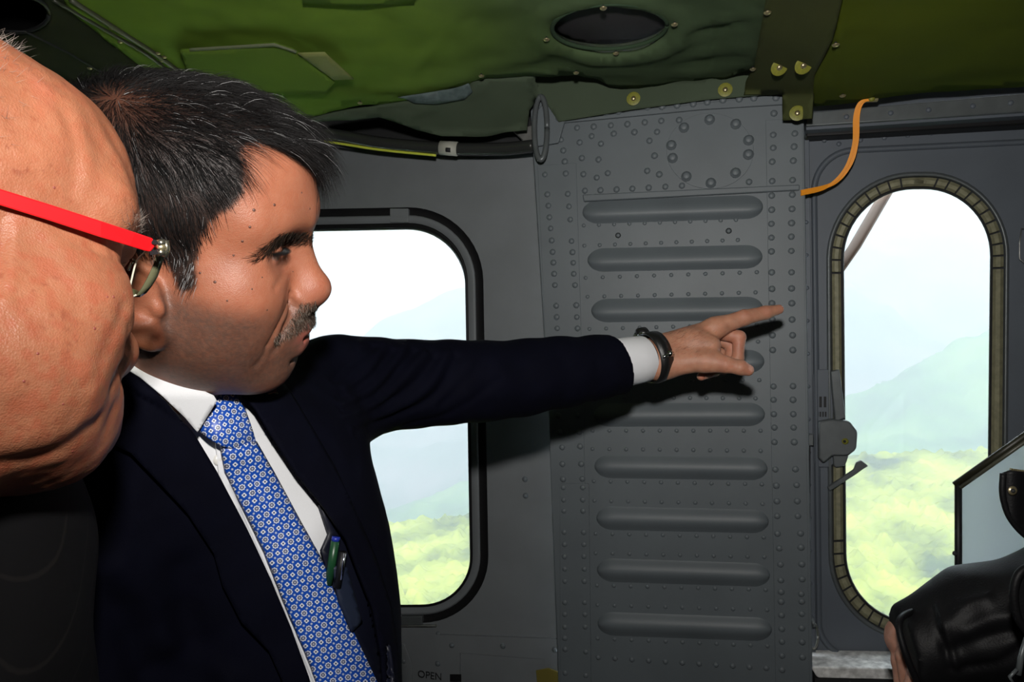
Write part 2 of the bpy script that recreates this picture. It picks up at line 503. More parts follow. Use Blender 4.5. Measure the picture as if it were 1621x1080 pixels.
def rib(xl, yl, xr, yr, hw=19.5, rise=.0115):
    nx, na = 44, 21
    V, Fs = [], []
    for i in range(nx):
        t = i / (nx - 1); s = 0.5 - 0.5 * math.cos(math.pi * t)
        x = xl + (xr - xl) * s; y = yl + (yr - yl) * s
        e = min(x - xl, xr - x); w = hw * math.sqrt(max(0, 1 - (1 - min(1, e / (hw * 1.35))) ** 2)) + .3
        for j in range(na):
            a = -1 + 2 * j / (na - 1)
            s_ = (a + 1) / 1.15 if a < .15 else (1 - a) / .85          # gentle upper slope, steep lower edge
            hh = rise * (w / hw) ** .8 * (math.sin(s_ * math.pi / 2) ** 1.25 if 0 < s_ else 0)
            V.append(wp(x, y + a * w, hh - .0006))
    for i in range(nx - 1):
        for j in range(na - 1):
            q = i * na + j; Fs.append((q, q + 1, q + na + 1, q + na))
    mesh_obj('stamped_rib', V, Fs, M['grey_panel'], pp)
ribs = [(922, 336, 1208, 327), (930, 412, 1207, 406), (936, 492, 1208, 488), (938, 575, 1210, 572), (940, 657, 1211, 656), (941, 738, 1215, 742),
        (944, 820, 1217, 826), (945, 902, 1219, 911), (946, 987, 1222, 997)]
for r in ribs: rib(*r)
z7 = lambda x, y: (820 + x / 2.5125, 130 + y / 2.5125)
z8 = lambda x, y: (860 + x / 2.077, 560 + y / 2.077)
big = [z7(*q) for q in [(160,185),(235,182),(301,177),(369,172),(435,167),(504,160),(570,154),(641,151),(171,229),(245,240),(293,215),(330,245),
    (381,205),(463,199),(553,198),(523,233),(180,272),(186,316),(254,302),(320,308),(543,293),(107,368),(190,364),(260,366),(313,380),(357,362),
    (514,353),(562,367),(266,432),(328,430),(392,427),(455,424),(520,420),(586,416),(652,412),(919,397),(1018,124),(1015,210),(1015,262),(1011,317),
    (1011,394),(1101,205),(1098,257),(1095,313),(1092,390),(1009,452),(1091,448),(1009,508),(1090,505),(1008,564),(1088,561),(1008,619),(1087,615),
    (1008,674),(1087,672),(1009,757),(1088,757),(1010,823),(1088,821),(1010,880),(1089,880),(1012,945),(1090,945),(1012,1007),(1092,1007),(1013,1066),(1093,1066),
    (117,447),(121,492),(125,538),(130,582),(134,630),(138,676),(141,718),(144,763),(147,808),(152,890),(154,935),(156,980),
    (198,445),(203,495),(208,547),(213,633),(217,677),(220,719),(222,763),(227,808),(232,888),(234,935),(237,980)]]
big += [z8(*q) for q in [(48,150),(50,203),(55,258),(112,150),(114,203),(118,258),(62,308),(63,363),(65,413),(66,440),(67,481),(68,517),(69,587),(70,627),(70,667),(71,708),(71,748),(71,818),(71,857),(71,898),(71,935),
    (72,972),(72,1050),(121,305),(125,363),(128,412),(130,440),(130,480),(131,517),(133,587),(134,627),(134,666),(135,708),(135,748),(136,818),
    (137,857),(138,898),(140,980),(140,1058),(757,108),(757,152),(758,199),(760,243),(760,291),(763,381),(766,434),(768,485),(769,534),
    (770,592),(776,640),(780,693),(781,745),(782,783),(782,815),(783,860),(784,905),(785,947),(785,993),(785,1040),(821,107),
    (821,152),(822,199),(823,243),(825,291),(829,380),(833,432),(835,485),(837,534),(846,591),(847,637),(850,692),(851,741),(848,790),(850,815),
    (850,855),(850,902),(851,948),(852,998)]]
bigrow = [(947 + k * 26.6, 1041 + k * 1.7) for k in range(11)]
for x, y in big: put('rivet', riv, wp(x, y, .0012), pp, scale=0.94 + 0.1 * random.random())
for x, y in bigrow: put('rivet', riv, wp(x, y, 0), pp, scale=.85)
for q in [(215,138),(283,130),(350,122),(400,117),(515,100),(573,98),(633,93),(697,87),(753,80),(815,72),(880,68),(938,64),(1026,63)]:
    x, y = z7(*q); put('rivet', riv, wp(x, y, .006), pp, scale=1.05)
for q in [(660,182),(762,150),(866,168),(917,232),(916,289),(865,362),(767,402),(670,376),(615,303),(610,252)]:
    x, y = z7(*q); put('hex_bolt', hexb, wp(x, y, .001), pp)
scw = dome_mesh('screw', .0058, .0022, 10); scw.materials.append(M['dark'])
for q in [(398,610),(838,592)]:
    x, y = z7(*q); put('screw', scw, wp(x, y, 0), pp); put('screw', sriv, wp(x, y, .0022), pp)
small = []
rows = [(924, 357, 1165, 348), (925, 389, 1168, 380), (927, 440, 1198, 431), (930, 470, 1196, 463), (933, 521, 1198, 514), (935, 547, 1200, 541), (936, 604, 1202, 602), (937, 629, 1196, 631),
        (938, 682, 1204, 682), (938, 711, 1204, 714), (940, 762, 1206, 767), (941, 793, 1207, 798), (943, 845, 1209, 851), (943, 876, 1210, 882), (945, 927, 1212, 934), (946, 958, 1214, 966), (946, 1011, 1215, 1023)]
for a, b, c, d in rows:
    for k in range(11):
        t = k / 10; small.append((a + (c - a) * t, b + (d - b) * t))
nb = 300 - len(big) - len(bigrow) - 13
for x, y in small[:max(0, nb)]: put('small_rivet', sriv, wp(x, y, 0), pp)
V, Fs = [], []
sv = [v.co.copy() for v in sriv.vertices]; sf = [tuple(p.vertices) for p in sriv.polygons]
for x, y in small[max(0, nb):]:
    k = len(V); mt = Matrix.Translation(wp(x, y, 0)) @ WROT
    V += [mt @ v for v in sv]; Fs += [tuple(i + k for i in f) for f in sf]
tag(mesh_obj('small_rivets', V, Fs, M['grey_panel'], pp), kind='stuff')

# left wall details
skin = empty('trim_3', kind='structure', loc=wp(700, 1050, HW))
plate('access_panel', [(728, 1034), (862, 1044), (862, 1200), (728, 1200)], (), HW, HW + .002, M['grey'], skin, .0008)
plate('panel_frame', [(690, 1005), (886, 1012), (886, 1250), (690, 1250)], [[(728, 1034), (862, 1044), (862, 1200), (728, 1200)]], HW, HW + .006, M['grey'], skin)
plate('small_cover', [(600, 1018), (640, 1020), (652, 1052), (652, 1150), (600, 1150)], (), HW, HW + .003, M['grey'], skin, .001)
for x, y in [(694, 1004), (715, 1022), (796, 1023), (639, 1047), (693, 1051), (878, 1029), (831, 759), (832, 785)]:
    put('rivet', riv, wp(x, y, HW + (.006 if y > 1010 and x > 692 else .001)), skin)
wall_box('placard', 712, 1068, 730, 1080, HW + .006, HW + .008, M['rubber'], skin)
def text3d(name, body, px, py, h, size, m, parent):
    c = bpy.data.curves.new(name, 'FONT'); c.body = body; c.size = size; c.extrude = .0003
    c.materials.append(m)
    o = bpy.data.objects.new(name, c)
    o.matrix_world = Matrix.Translation(wp(px, py, h)) @ WROT
    link(o, parent); return o
text3d('lettering', 'OPEN', 661, 1072, HW + .0065, .0235, M['dark'], skin)
text3d('lettering', 'A\u00c7IK', 664, 1091, HW + .0065, .0235, M['dark'], skin)
yt = plate('yellow_tag', [(848, 1062), (868, 1058), (884, 1064), (884, 1100), (852, 1100)], (), HW + .008, HW + .011, mat('dull_yellow', (.16, .13, .02), .6), skin, .001)

# hoop at the top of the panel
hp = empty('lifting_hoop', 'oval grey steel hoop at the upper corner of the riveted panel', 'hoop', loc=wp(855, 200, .02))
plate('hoop_bracket', [(846, 178), (872, 152), (896, 186), (884, 226), (848, 232)], (), .0065, .012, M['grey_panel'], hp, .002)
tube('hoop', [wp(856 + 10 * math.cos(t), 203 + 50 * math.sin(t), .030 + .012 * math.sin(t)) for t in np.linspace(0, 2 * math.pi, 41)], .0058, M['grey_metal'], hp, 10)
for x, y in [(880, 174), (884, 187)]: put('bolt', riv, wp(x, y, .012), hp)
plate('pale_bracket', [(812, 208), (845, 196), (850, 232), (835, 230)], (), HW + .03, HW + .06, M['steel'], hp, .002)

# curtain tube under the ceiling edge
rt = empty('ceiling_conduit', 'glossy dark tube running under the ceiling edge above the left window', 'conduit', loc=P(680, 235, 1.5))
pth = spline([P(60, 170, 1.72), P(300, 186, 1.64), P(505, 210, 1.56), P(600, 226, 1.53), P(700, 235, 1.50), P(790, 236, 1.47), P(846, 231, 1.44)], 60)
plate('conduit_shade', [(380, 150), (850, 170), (850, 238), (700, 243), (600, 236), (500, 216), (380, 196)], (), HW, HW + .012, M['dark'], rt)  # black plate standing in for the shade behind and below the tube
tube('conduit', pth, .0135, mat('conduit_black', (.03, .032, .03), .16, spec=.7), rt, 14)
pth2 = spline([P(60, 185, 1.72), P(300, 201, 1.64), P(505, 223, 1.56), P(600, 237, 1.53), P(690, 246, 1.50)], 60)
tube('yellow_wire', pth2, .0028, mat('yellow_wire', (.55, .60, .06), .35), rt, 8)
tube('clamp', [P(697, 234, 1.497), P(724, 236, 1.49)], .0155, mat('clamp_tape', (.42, .42, .36), .5), rt, 14)
tube('clamp_slot', [P(706, 237, 1.481), P(713, 237.6, 1.479)], .005, M['dark'], rt, 8)

tube('door_pull_wire', [wp(1640, 360, HD + .01), wp(1617, 362, HD + .012), wp(1614, 385, HD + .012), wp(1614, 410, HD + .012), wp(1622, 417, HD + .012), wp(1640, 417, HD + .01)], .0011, M['steel'], door, 8)
# orange strap
os_ = empty('orange_strap', 'thin orange webbing strap hanging from the ceiling edge to the panel', 'strap', loc=wp(1330, 230, .0))
def ribbon(name, pts, w, m, parent, th=.0012, tw=None):
    c = spline(pts, 60); T = np.gradient(c, axis=0); T /= np.linalg.norm(T, axis=1)[:, None]
    vw = c - np.array([0, 0, CZ]); vw /= np.linalg.norm(vw, axis=1)[:, None]
    S = np.cross(T, vw); S /= np.linalg.norm(S, axis=1)[:, None]; Nn = np.cross(S, T)
    W_ = np.broadcast_to(np.asarray(w), (60,))[:, None]
    V = np.concatenate([np.stack([c - S * W_ / 2 - Nn * th, c + S * W_ / 2 - Nn * th, c + S * W_ / 2 + Nn * th, c - S * W_ / 2 + Nn * th], 1).reshape(-1, 3)])
    Fs = [(i * 4 + j, i * 4 + (j + 1) % 4, i * 4 + 4 + (j + 1) % 4, i * 4 + 4 + j) for i in range(59) for j in range(4)] + [(0, 1, 2, 3), (236, 237, 238, 239)]
    return mesh_obj(name, V, Fs, m, parent, smooth=False)
def sp(x, y, h): return wp(x, y, h)
ribbon('webbing', [sp(1386, 156, .02), sp(1366, 161, .02), sp(1358, 182, .01), sp(1356, 225, -.01), sp(1345, 262, -.02), sp(1318, 291, -.02), sp(1268, 304, .004)], .0068, M['orange'], os_)
ribbon('webbing', [sp(1380, 157, .024), sp(1361, 163, .024), sp(1353, 186, .014), sp(1351, 230, -.006), sp(1336, 270, -.016), sp(1307, 297, -.016), sp(1268, 308, .006)], .0050, M['orange'], os_)
put('stud', yb, wp(1380, 156, .026), os_, scale=.9)
plate('anchor_tab', [(1368, 153), (1392, 152), (1390, 160), (1370, 161)], (), .016, .022, M['brass'], os_, .001)
# ================================================================ quilted ceiling blankets
def ceil_z(px):
    return np.interp(px, [0, 1130, 1290, 1700], [0.515, 0.505, 0.445, 0.440])

def cdepth(px, py, lift=0.0):
    px = np.asarray(px, float); py = np.asarray(py, float)
    return (ceil_z(px) + lift) * F / np.maximum(540 - py, 60)

def fbm(X, s, seed=0.0, octs=3):
    out = np.zeros(len(X)); a = 1.0
    for o in range(octs):
        out += a * np.array([mnoise.noise((p[0] * s + seed, p[1] * s - seed, p[2] * s + 2 * seed)) for p in X]); s *= 2; a *= .5
    return out

def in_poly(pts, poly):
    p = np.asarray(pts); q = np.asarray(poly); r = np.zeros(len(p), bool)
    for i in range(len(q)):
        a, b = q[i], q[i - 1]
        c = ((a[1] > p[:, 1]) != (b[1] > p[:, 1])) & (p[:, 0] < (b[0] - a[0]) * (p[:, 1] - a[1]) / (b[1] - a[1] + 1e-12) + a[0])
        r ^= c
    return r

def fill_poly(poly, step, holes=()):
    """triangulated region: 2D points and triangles"""
    pts, edges = [], []
    for lp in [poly] + list(holes):
        lp = np.asarray(lp, float); k = len(pts); q = []
        for i in range(len(lp)):
            a, b = lp[i], lp[(i + 1) % len(lp)]; m = max(1, int(np.linalg.norm(b - a) / step))
            q += [a + (b - a) * t / m for t in range(m)]
        edges += [(k + i, k + (i + 1) % len(q)) for i in range(len(q))]; pts += q
    P_ = np.array(pts); lo, hi = P_.min(0), P_.max(0)
    gx, gy = np.meshgrid(np.arange(lo[0], hi[0], step), np.arange(lo[1], hi[1], step * .87))
    gx[1::2] += step / 2
    g = np.stack([gx.ravel(), gy.ravel()], 1); ok = in_poly(g, poly)
    for h in holes: ok &= ~in_poly(g, h)
    g = g[ok]
    dmin = np.full(len(g), 1e9)
    for i in range(0, len(P_), 200):
        dmin = np.minimum(dmin, np.sqrt(((g[:, None] - P_[None, i:i + 200]) ** 2).sum(-1)).min(1))
    g = g[dmin > step * .45]
    allp = np.concatenate([P_, g]); nm = allp.mean(0); sc = 1000.0
    vo, eo, fo, *_ = delaunay_2d_cdt([Vector((p - nm) / sc) for p in allp], edges, [], 1, 1e-7)
    V2 = np.array([v[:] for v in vo]) * sc + nm
    Fo = [f for f in fo]
    if holes:
        Fo = [f for f in Fo if not any(in_poly(np.array([V2[list(f)].mean(0)]), h)[0] for h in holes)]
    return V2, Fo

def sheet(name, poly, depth, step=9, disp=None, m=None, parent=None, th=.004, holes=(), wob=0.0):
    V2, Fo = fill_poly(poly, step, holes)
    V = PA(V2[:, 0], V2[:, 1], depth(V2[:, 0], V2[:, 1]))
    if disp is not None:
        V[:, 2] += disp(V2, V)
    o = mesh_obj(name, V, Fo, m, parent)
    bm = bmesh.new(); bm.from_mesh(o.data); bmesh.ops.recalc_face_normals(bm, faces=bm.faces); bm.to_mesh(o.data); bm.free()
    if th:
        s = o.modifiers.new('thickness', 'SOLIDIFY'); s.thickness = th; s.offset = 0
    return o, V2, V

def fabric(name, c1, c2, rough=.8, grad=None):
    m = mat(name, c1, rough, var=.25, var_scale=6, col2=c2, bump=.6, bump_scale=1500, spec=.15, sheen=.0)
    return m
M['blanket'] = fabric('green_blanket', (.145, .240, .030), (.115, .200, .028))
M['blanket_shaded'] = fabric('shaded_green_blanket', (.040, .066, .036), (.030, .054, .030))  # same green blanket, with its shade put into the colour
M['blanket_grey'] = fabric('grey_green_skirt', (.072, .096, .062), (.060, .080, .052))
M['blanket_olive'] = fabric('olive_blanket', (.085, .110, .005), (.068, .090, .005))
M['blanket_dark'] = fabric('dark_olive_panel', (.036, .042, .020), (.024, .028, .014))
M['strip'] = fabric('olive_strip', (.062, .072, .024), (.052, .060, .022))

stud_me = dome_mesh('snap_stud', .0055, .0032, 12); stud_me.materials.append(M['brass'])
dk = dome_mesh('stud_pin', .0024, .0048, 8); dk.materials.append(M['dark'])
wash_me = dome_mesh('washer', .0150, .0012, 20); wash_me.materials.append(M['yellow_washer'])
RD = Matrix.Rotation(math.pi, 4, 'X')                       # facing down
def stud(px, py, parent, depth, washer=False, rot=RD, scale=1.0):
    p = P(px, py, float(depth(px, py)))
    nrm = (rot.to_3x3() @ Vector((0, 0, 1)))
    if washer: put('washer', wash_me, p + nrm * .003, parent, rot=rot, scale=scale)
    a = put('snap_stud', stud_me, p + nrm * (.004 if washer else .0025), parent, rot=rot, scale=scale)
    put('stud_pin', dk, p + nrm * (.004 if washer else .0025), a, rot=rot, scale=scale)

def wr(v2, lines):
    """fold ridges along pixel lines: (x0,y0,x1,y1,width,height)"""
    out = np.zeros(len(v2))
    for x0, y0, x1, y1, w, a in lines:
        d = np.array([x1 - x0, y1 - y0], float); L = np.linalg.norm(d); d /= L
        r = v2 - np.array([x0, y0]); t = np.clip(r @ d, 0, L); q = np.linalg.norm(r - t[:, None] * d, axis=1)
        out += a * np.exp(-(q / w) ** 2) * np.sin(np.pi * np.clip(t / L, .05, .95)) ** .5
    return out

# --- left and centre blanket: one quilt
q1 = empty('ceiling_blanket', 'bright green quilted ceiling blanket with a dark oval vent, over the heads', 'blanket', loc=P(700, 60, .9))
vent = [(965 + 90 * math.cos(t), 42 + 35 * math.sin(t) + 3 * math.cos(t) * -1) for t in np.linspace(0, 2 * math.pi, 41)[:-1]]
folds = [(1180, 30, 1060, 60, 6, .006), (1185, 70, 1040, 90, 7, -.006), (1190, 90, 1050, 104, 5, .005), (900, 100, 800, 112, 6, .005), (870, 85, 780, 100, 7, -.005), (980, 96, 880, 108, 6, -.005), (700, 60, 640, 120, 9, -.004), (480, 165, 600, 150, 5, -.006), (620, 145, 720, 128, 5, -.006), (1190, 20, 1075, 40, 7, -.006), (1060, 95, 900, 118, 8, -.005), (1080, 60, 880, 95, 9, -.006), (1100, 85, 960, 108, 6, .004), (1180, 105, 1010, 122, 7, -.006), (1195, 107, 1150, 125, 5, .005),
         (1050, 40, 1085, 60, 8, -.005), (880, 62, 840, 95, 9, -.005), (520, 168, 640, 140, 7, .006), (560, 150, 740, 108, 9, -.007), (600, 170, 700, 145, 6, .004), (330, 150, 560, 150, 10, -.004),
         (865, 20, 820, 60, 12, .004), (760, 115, 690, 130, 7, -.008), (905, 112, 840, 122, 5, -.006)]
def d1(v2, V):
    e = np.hypot((v2[:, 0] - 965) / 90, (v2[:, 1] - 42) / 35)
    return .008 * fbm(V, 5, 1.3, 3) + .0022 * fbm(V, 22, 5.1, 2) + wr(v2, folds) - .010 * np.exp(-((e - 1.25) / .22) ** 2)
poly1 = [(60, -60), (1236, -60), (1215, 17), (1205, 60), (1195, 107), (1188, 116), (1150, 125), (1085, 131), (1010, 134), (965, 132), (945, 122), (912, 116), (840, 120), (770, 121), (750, 128), (735, 146), (660, 158), (600, 163), (560, 170), (520, 176), (488, 187), (430, 190), (330, 178), (210, 92), (110, 10)]
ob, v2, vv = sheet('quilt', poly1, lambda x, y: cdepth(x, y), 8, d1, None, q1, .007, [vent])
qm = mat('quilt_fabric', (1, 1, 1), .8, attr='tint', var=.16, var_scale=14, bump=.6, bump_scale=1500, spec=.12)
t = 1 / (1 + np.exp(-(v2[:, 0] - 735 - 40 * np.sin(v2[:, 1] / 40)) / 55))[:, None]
color_attr(ob, (1 - t) * np.array([.172, .285, .035]) + t * np.array([.070, .105, .054]))  # window light painted into the colour: bright green left, shaded teal centre
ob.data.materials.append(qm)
vm = bpy.data.materials.new('vent_mesh'); vm.use_nodes = True
vm = mat('vent_mesh', (.020, .019, .022), .7, bump=1.0, bump_scale=2500)
sheet('vent_mesh', [(965 + 93 * math.cos(t), 42 + 36 * math.sin(t) - 3 * math.cos(t)) for t in np.linspace(0, 2 * math.pi, 41)[:-1]], lambda x, y: cdepth(x, y, .006), 10, lambda v2, V: .010 * np.clip(np.hypot((v2[:, 0] - 965) / 90, (v2[:, 1] - 42) / 35), 0, 1), vm, q1, .002)
rimp = [P(965 + 91 * math.cos(t), 42 + 35.5 * math.sin(t) - 3 * math.cos(t), float(cdepth(965 + 91 * math.cos(t), 42 + 35.5 * math.sin(t) - 3 * math.cos(t), -.007))) for t in np.linspace(0, 2 * math.pi, 61)]
tube('vent_rim', rimp, .0035, M['blanket_shaded'], q1, 8)
for x, y in [(955, 10), (1068, 36), (865, 60), (975, 82), (912, 113), (1215, 17), (1192, 107), (570, 161), (577, 181), (588, 171), (762, 118)]:
    stud(x, y, q1, lambda a, b: cdepth(a, b, -.012))
# pocket flap with a pale tab
fd = lambda x, y: cdepth(x, y, -.020)
sheet('pocket_flap', [(285, 79), (435, 71), (462, 79), (478, 88), (530, 128), (516, 146), (330, 152), (300, 120)], fd, 8, lambda v2, V: .003 * fbm(V, 9, 4, 2), M['blanket'], q1, .005)
sheet('flap_edge', [(300, 77), (434, 69), (470, 81), (468, 84), (434, 73), (300, 81)], lambda x, y: cdepth(x, y, -.023), 6, None, mat('flap_edge', (.17, .19, .11), .7), q1, .002)
sheet('flap_tab', [(471, 84), (514, 83), (560, 125), (528, 126)], lambda x, y: cdepth(x, y, -.026), 8, None, mat('flap_tab', (.22, .24, .075), .7, bump=.3, bump_scale=900), q1, .002)
# overlapping edge of the next blanket at the top of the frame
sheet('seam_edge', [(470, -40), (680, -40), (655, 2), (560, 7), (480, 2)], lambda x, y: cdepth(x, y, -.012), 8, None, M['blanket'], q1, .006)

# --- drooping skirt over the top of the wall, left of the panel
q2 = empty('ceiling_skirt', 'dark grey-green fabric skirt with yellow washers over the top of the riveted panel', 'blanket', loc=P(950, 150, 1.3))
def dsk(x, y):
    x = np.asarray(x, float); y = np.asarray(y, float)
    top = cdepth(x, np.full_like(x, 122.)) + .0
    w = wd(x, .014)
    dep = np.minimum(w, top + np.clip((y - 118) / 90, 0, 1) * .12)
    return np.where(x > 845, np.minimum(w, 5), dep)
polysk = [(480, 189), (560, 171), (660, 158), (738, 144), (752, 126), (842, 117), (912, 113), (945, 118), (968, 129), (1085, 128), (1150, 122), (1182, 100), (1240, 100), (1241, 148), (1120, 158), (1000, 174), (884, 193), (868, 168), (852, 150), (838, 172), (834, 206), (770, 213), (700, 216), (660, 206), (600, 184), (560, 190), (500, 192)]
def d2(v2, V):
    return .006 * fbm(V, 7, 8.1, 3) * (v2[:, 0] < 850) + wr(v2, [(600, 172, 735, 158, 6, .006), (640, 185, 760, 140, 5, -.006), (700, 165, 760, 128, 5, .007)])
sheet('skirt', polysk, dsk, 8, d2, M['blanket_grey'], q2, .004)
sheet('lining_fold', [(630, 154), (690, 148), (722, 140), (742, 132), (748, 146), (735, 157), (690, 165), (655, 163)], lambda x, y: dsk(x, y) - .012, 7, lambda v2, V: wr(v2, [(640, 158, 745, 142, 4, .006)]), mat('torn_lining', (.10, .14, .14), .7, var=.4, var_scale=80, bump=.5, bump_scale=300), q2, .002)
for x, y in [(1003, 157), (1148, 143)]:
    stud(x, y, q2, lambda a, b: wd(a, .018), True, WROT, .9)

# --- vertical strip between the two quilts
q3 = empty('ceiling_strip', 'olive fabric strip with yellow washers between centre and right blankets', 'blanket', loc=P(1260, 90, 1.1))
def dst(x, y):
    x = np.asarray(x, float); y = np.asarray(y, float)
    return np.minimum(cdepth(x, np.minimum(y, 150), -.010), wd(x, .022))
sheet('strip', [(1222, -50), (1345, -50), (1318, 60), (1290, 118), (1285, 188), (1240, 191), (1239, 148), (1178, 150), (1181, 128), (1194, 107)], dst, 9, lambda v2, V: .003 * fbm(V, 6, 2.7, 2), M['strip'], q3, .005)
for x, y in [(1233, 106), (1271, 103), (1262, 180)]:
    stud(x, y, q3, lambda a, b: dst(a, b) - .006, True, WROT if y > 150 else Matrix.Rotation(math.radians(128), 4, 'X'), .92)

# --- right quilt
q4 = empty('ceiling_blanket', 'olive yellow-green ceiling blanket at upper right above the oval window', 'blanket', loc=P(1480, 60, .9))
def d4(v2, V): return .006 * fbm(V, 4, 6.2, 3) + wr(v2, [(1335, -20, 1318, 130, 5, -.006), (1318, 130, 1335, 148, 5, -.004), (1420, 150, 1621, 120, 14, .004)])
sheet('quilt', [(1338, -60), (1800, -60), (1800, 118), (1621, 137), (1400, 153), (1284, 166), (1287, 122), (1318, 60)], lambda x, y: np.minimum(cdepth(x, y, -.004), wd(x, -.0)), 9, d4, M['blanket_olive'], q4, .006)
for x, y in [(1323, 68), (1334, 149)]: stud(x, y, q4, lambda a, b: np.minimum(cdepth(a, b, -.012), wd(a, .01)))

# --- dark panel at far left with the cable channel
q5 = empty('ceiling_panel', 'dark brown-green ceiling panel with a black opening in the upper left corner', 'ceiling panel', loc=P(100, 60, .9))
hole = [(20 + 58 * math.cos(t), 22 + 30 * math.sin(t)) for t in np.linspace(0, 2 * math.pi, 25)[:-1]]
sheet('panel_face', [(-200, -60), (70, -60), (125, 12), (220, 95), (330, 178), (330, 260), (-200, 260)], lambda x, y: cdepth(x, y, .004), 12, lambda v2, V: .004 * fbm(V, 5, 3.3, 2), M['blanket_dark'], q5, .004, [hole])
tube('opening_rim', [P(x, y, float(cdepth(x, y, -.002))) for x, y in hole + hole[:1]], .003, M['dark'], q5, 8)
tube('cable', [P(x, y, float(cdepth(x, y, -.008))) for x, y in spline([(112, 0, 0), (190, 50, 0), (255, 92, 0), (330, 150, 0)], 20)[:, :2]], .004, mat('cable_grey', (.07, .075, .05), .4), q5, 8)
tube('cable', [P(x, y, float(cdepth(x, y, -.008))) for x, y in spline([(84, 0, 0), (170, 50, 0), (240, 92, 0), (310, 150, 0)], 20)[:, :2]], .003, mat('cable_olive', (.04, .045, .03), .4), q5, 8)
tube('panel_edge', [P(x, y, float(cdepth(x, y, -.004))) for x, y in [(-20, 48), (40, 50), (110, 85), (170, 120)]], .002, M['dark'], q5, 6)
for x, y in [(190, 64), (177, 42), (142, 106), (250, 82), (260, 88), (256, 94)]: stud(x, y, q5, lambda a, b: cdepth(a, b, -.006), scale=.8)
# ================================================================ small signed-distance sculpting kit
f32 = np.float32
def sm(a, b, k):
    h = np.maximum(k - np.abs(a - b), 0) / k
    return np.minimum(a, b) - h * h * k * .25
def ssub(a, b, k):
    """a minus b, smooth"""
    h = np.maximum(k - np.abs(a + b), 0) / k
    return np.maximum(a, -b) + h * h * k * .25
def ell(p, c, r, R=None):
    q = p - np.asarray(c, f32)
    if R is not None: q = q @ np.asarray(R, f32)
    r = np.asarray(r, f32)
    k0 = np.sqrt(((q / r) ** 2).sum(1)); k1 = np.sqrt(((q / (r * r)) ** 2).sum(1)) + 1e-9
    return k0 * (k0 - 1) / k1
def cap(p, a, b, ra, rb=None):
    rb = ra if rb is None else rb
    a = np.asarray(a, f32); b = np.asarray(b, f32); d = b - a
    q = p - a; t = np.clip((q @ d) / (d @ d), 0, 1).astype(f32)
    q = q - t[:, None] * d
    return np.sqrt((q * q).sum(1)) - (f32(ra) + f32(rb - ra) * t)
def sph(p, c, r):
    q = p - np.asarray(c, f32)
    return np.sqrt((q * q).sum(1)) - f32(r)
def chain(p, pts, rad, k):
    d = None
    for i in range(len(pts) - 1):
        e = cap(p, pts[i], pts[i + 1], rad[i], rad[i + 1])
        d = e if d is None else sm(d, e, k)
    return d

def sdf_mesh(fn, lo, hi, h, B=8):
    """surface nets over a sparse block grid"""
    lo = np.asarray(lo, f32); hi = np.asarray(hi, f32)
    nb = np.ceil((hi - lo) / (h * B)).astype(int); n = nb * B
    D = np.empty(tuple(n), f32)
    bi = np.stack(np.meshgrid(*[np.arange(k) for k in nb], indexing='ij'), -1).reshape(-1, 3)
    cen = (lo + (bi * B + (B - 1) / 2) * h).astype(f32)
    dc = fn(cen)
    lim = h * B * .5 * 1.75 * 1.5 + .004
    Db = D.reshape(nb[0], B, nb[1], B, nb[2], B)
    off = (np.stack(np.meshgrid(*[np.arange(B)] * 3, indexing='ij'), -1).reshape(-1, 3) * h).astype(f32)
    act = np.where(np.abs(dc) < lim)[0]
    for q in np.where(np.abs(dc) >= lim)[0]:
        i, j, k = bi[q]; Db[i, :, j, :, k, :] = dc[q]
    for s in range(0, len(act), 400):
        qs = act[s:s + 400]
        base = (lo + bi[qs] * B * h).astype(f32)
        v = fn((base[:, None, :] + off[None]).reshape(-1, 3)).reshape(len(qs), B, B, B)
        for t, q in enumerate(qs):
            i, j, k = bi[q]; Db[i, :, j, :, k, :] = v[t]
    # surface nets
    S = D < 0
    c = np.zeros(tuple(n - 1), np.int8)
    for dx in (0, 1):
        for dy in (0, 1):
            for dz in (0, 1):
                c += S[dx:n[0] - 1 + dx, dy:n[1] - 1 + dy, dz:n[2] - 1 + dz]
    cells = np.argwhere((c > 0) & (c < 8))
    idx = np.full(tuple(n - 1), -1, np.int32); idx[tuple(cells.T)] = np.arange(len(cells))
    acc = np.zeros((len(cells), 3), f32); cnt = np.zeros(len(cells), f32)
    corners = [(a, b, e) for a in (0, 1) for b in (0, 1) for e in (0, 1)]
    for a in corners:
        for ax in range(3):
            if a[ax] == 0:
                b = list(a); b[ax] = 1
                da = D[tuple((cells + a).T)]; db = D[tuple((cells + b).T)]
                m = (da < 0) != (db < 0)
                t = np.where(m, da / np.where(m, da - db, 1), 0)
                pt = np.broadcast_to(np.asarray(a, f32), (len(cells), 3)).copy(); pt[:, ax] += t
                acc += pt * m[:, None]; cnt += m
    V = lo + (cells + acc / cnt[:, None]) * h
    quads = []
    for ax in range(3):
        o1, o2 = (ax + 1) % 3, (ax + 2) % 3
        sl = [slice(1, k - 1) for k in n]; sl[ax] = slice(0, n[ax] - 1)
        s2 = list(sl); s2[ax] = slice(1, n[ax])
        a, b = S[tuple(sl)], S[tuple(s2)]
        for sign in (0, 1):
            e = np.argwhere((a & ~b) if sign == 0 else (b & ~a))
            if not len(e): continue
            org = np.array([0 if k == ax else 1 for k in range(3)]); e = e + org
            q = []
            for u, w in ((0, 0), (1, 0), (1, 1), (0, 1)):
                g = e.copy(); g[:, o1] -= u; g[:, o2] -= w; q.append(idx[tuple(g.T)])
            q = np.stack(q, 1)
            quads.append(q[:, ::-1] if sign == 1 else q)
    Q = np.concatenate(quads); Q = Q[(Q >= 0).all(1)]
    return V.astype(np.float64), Q

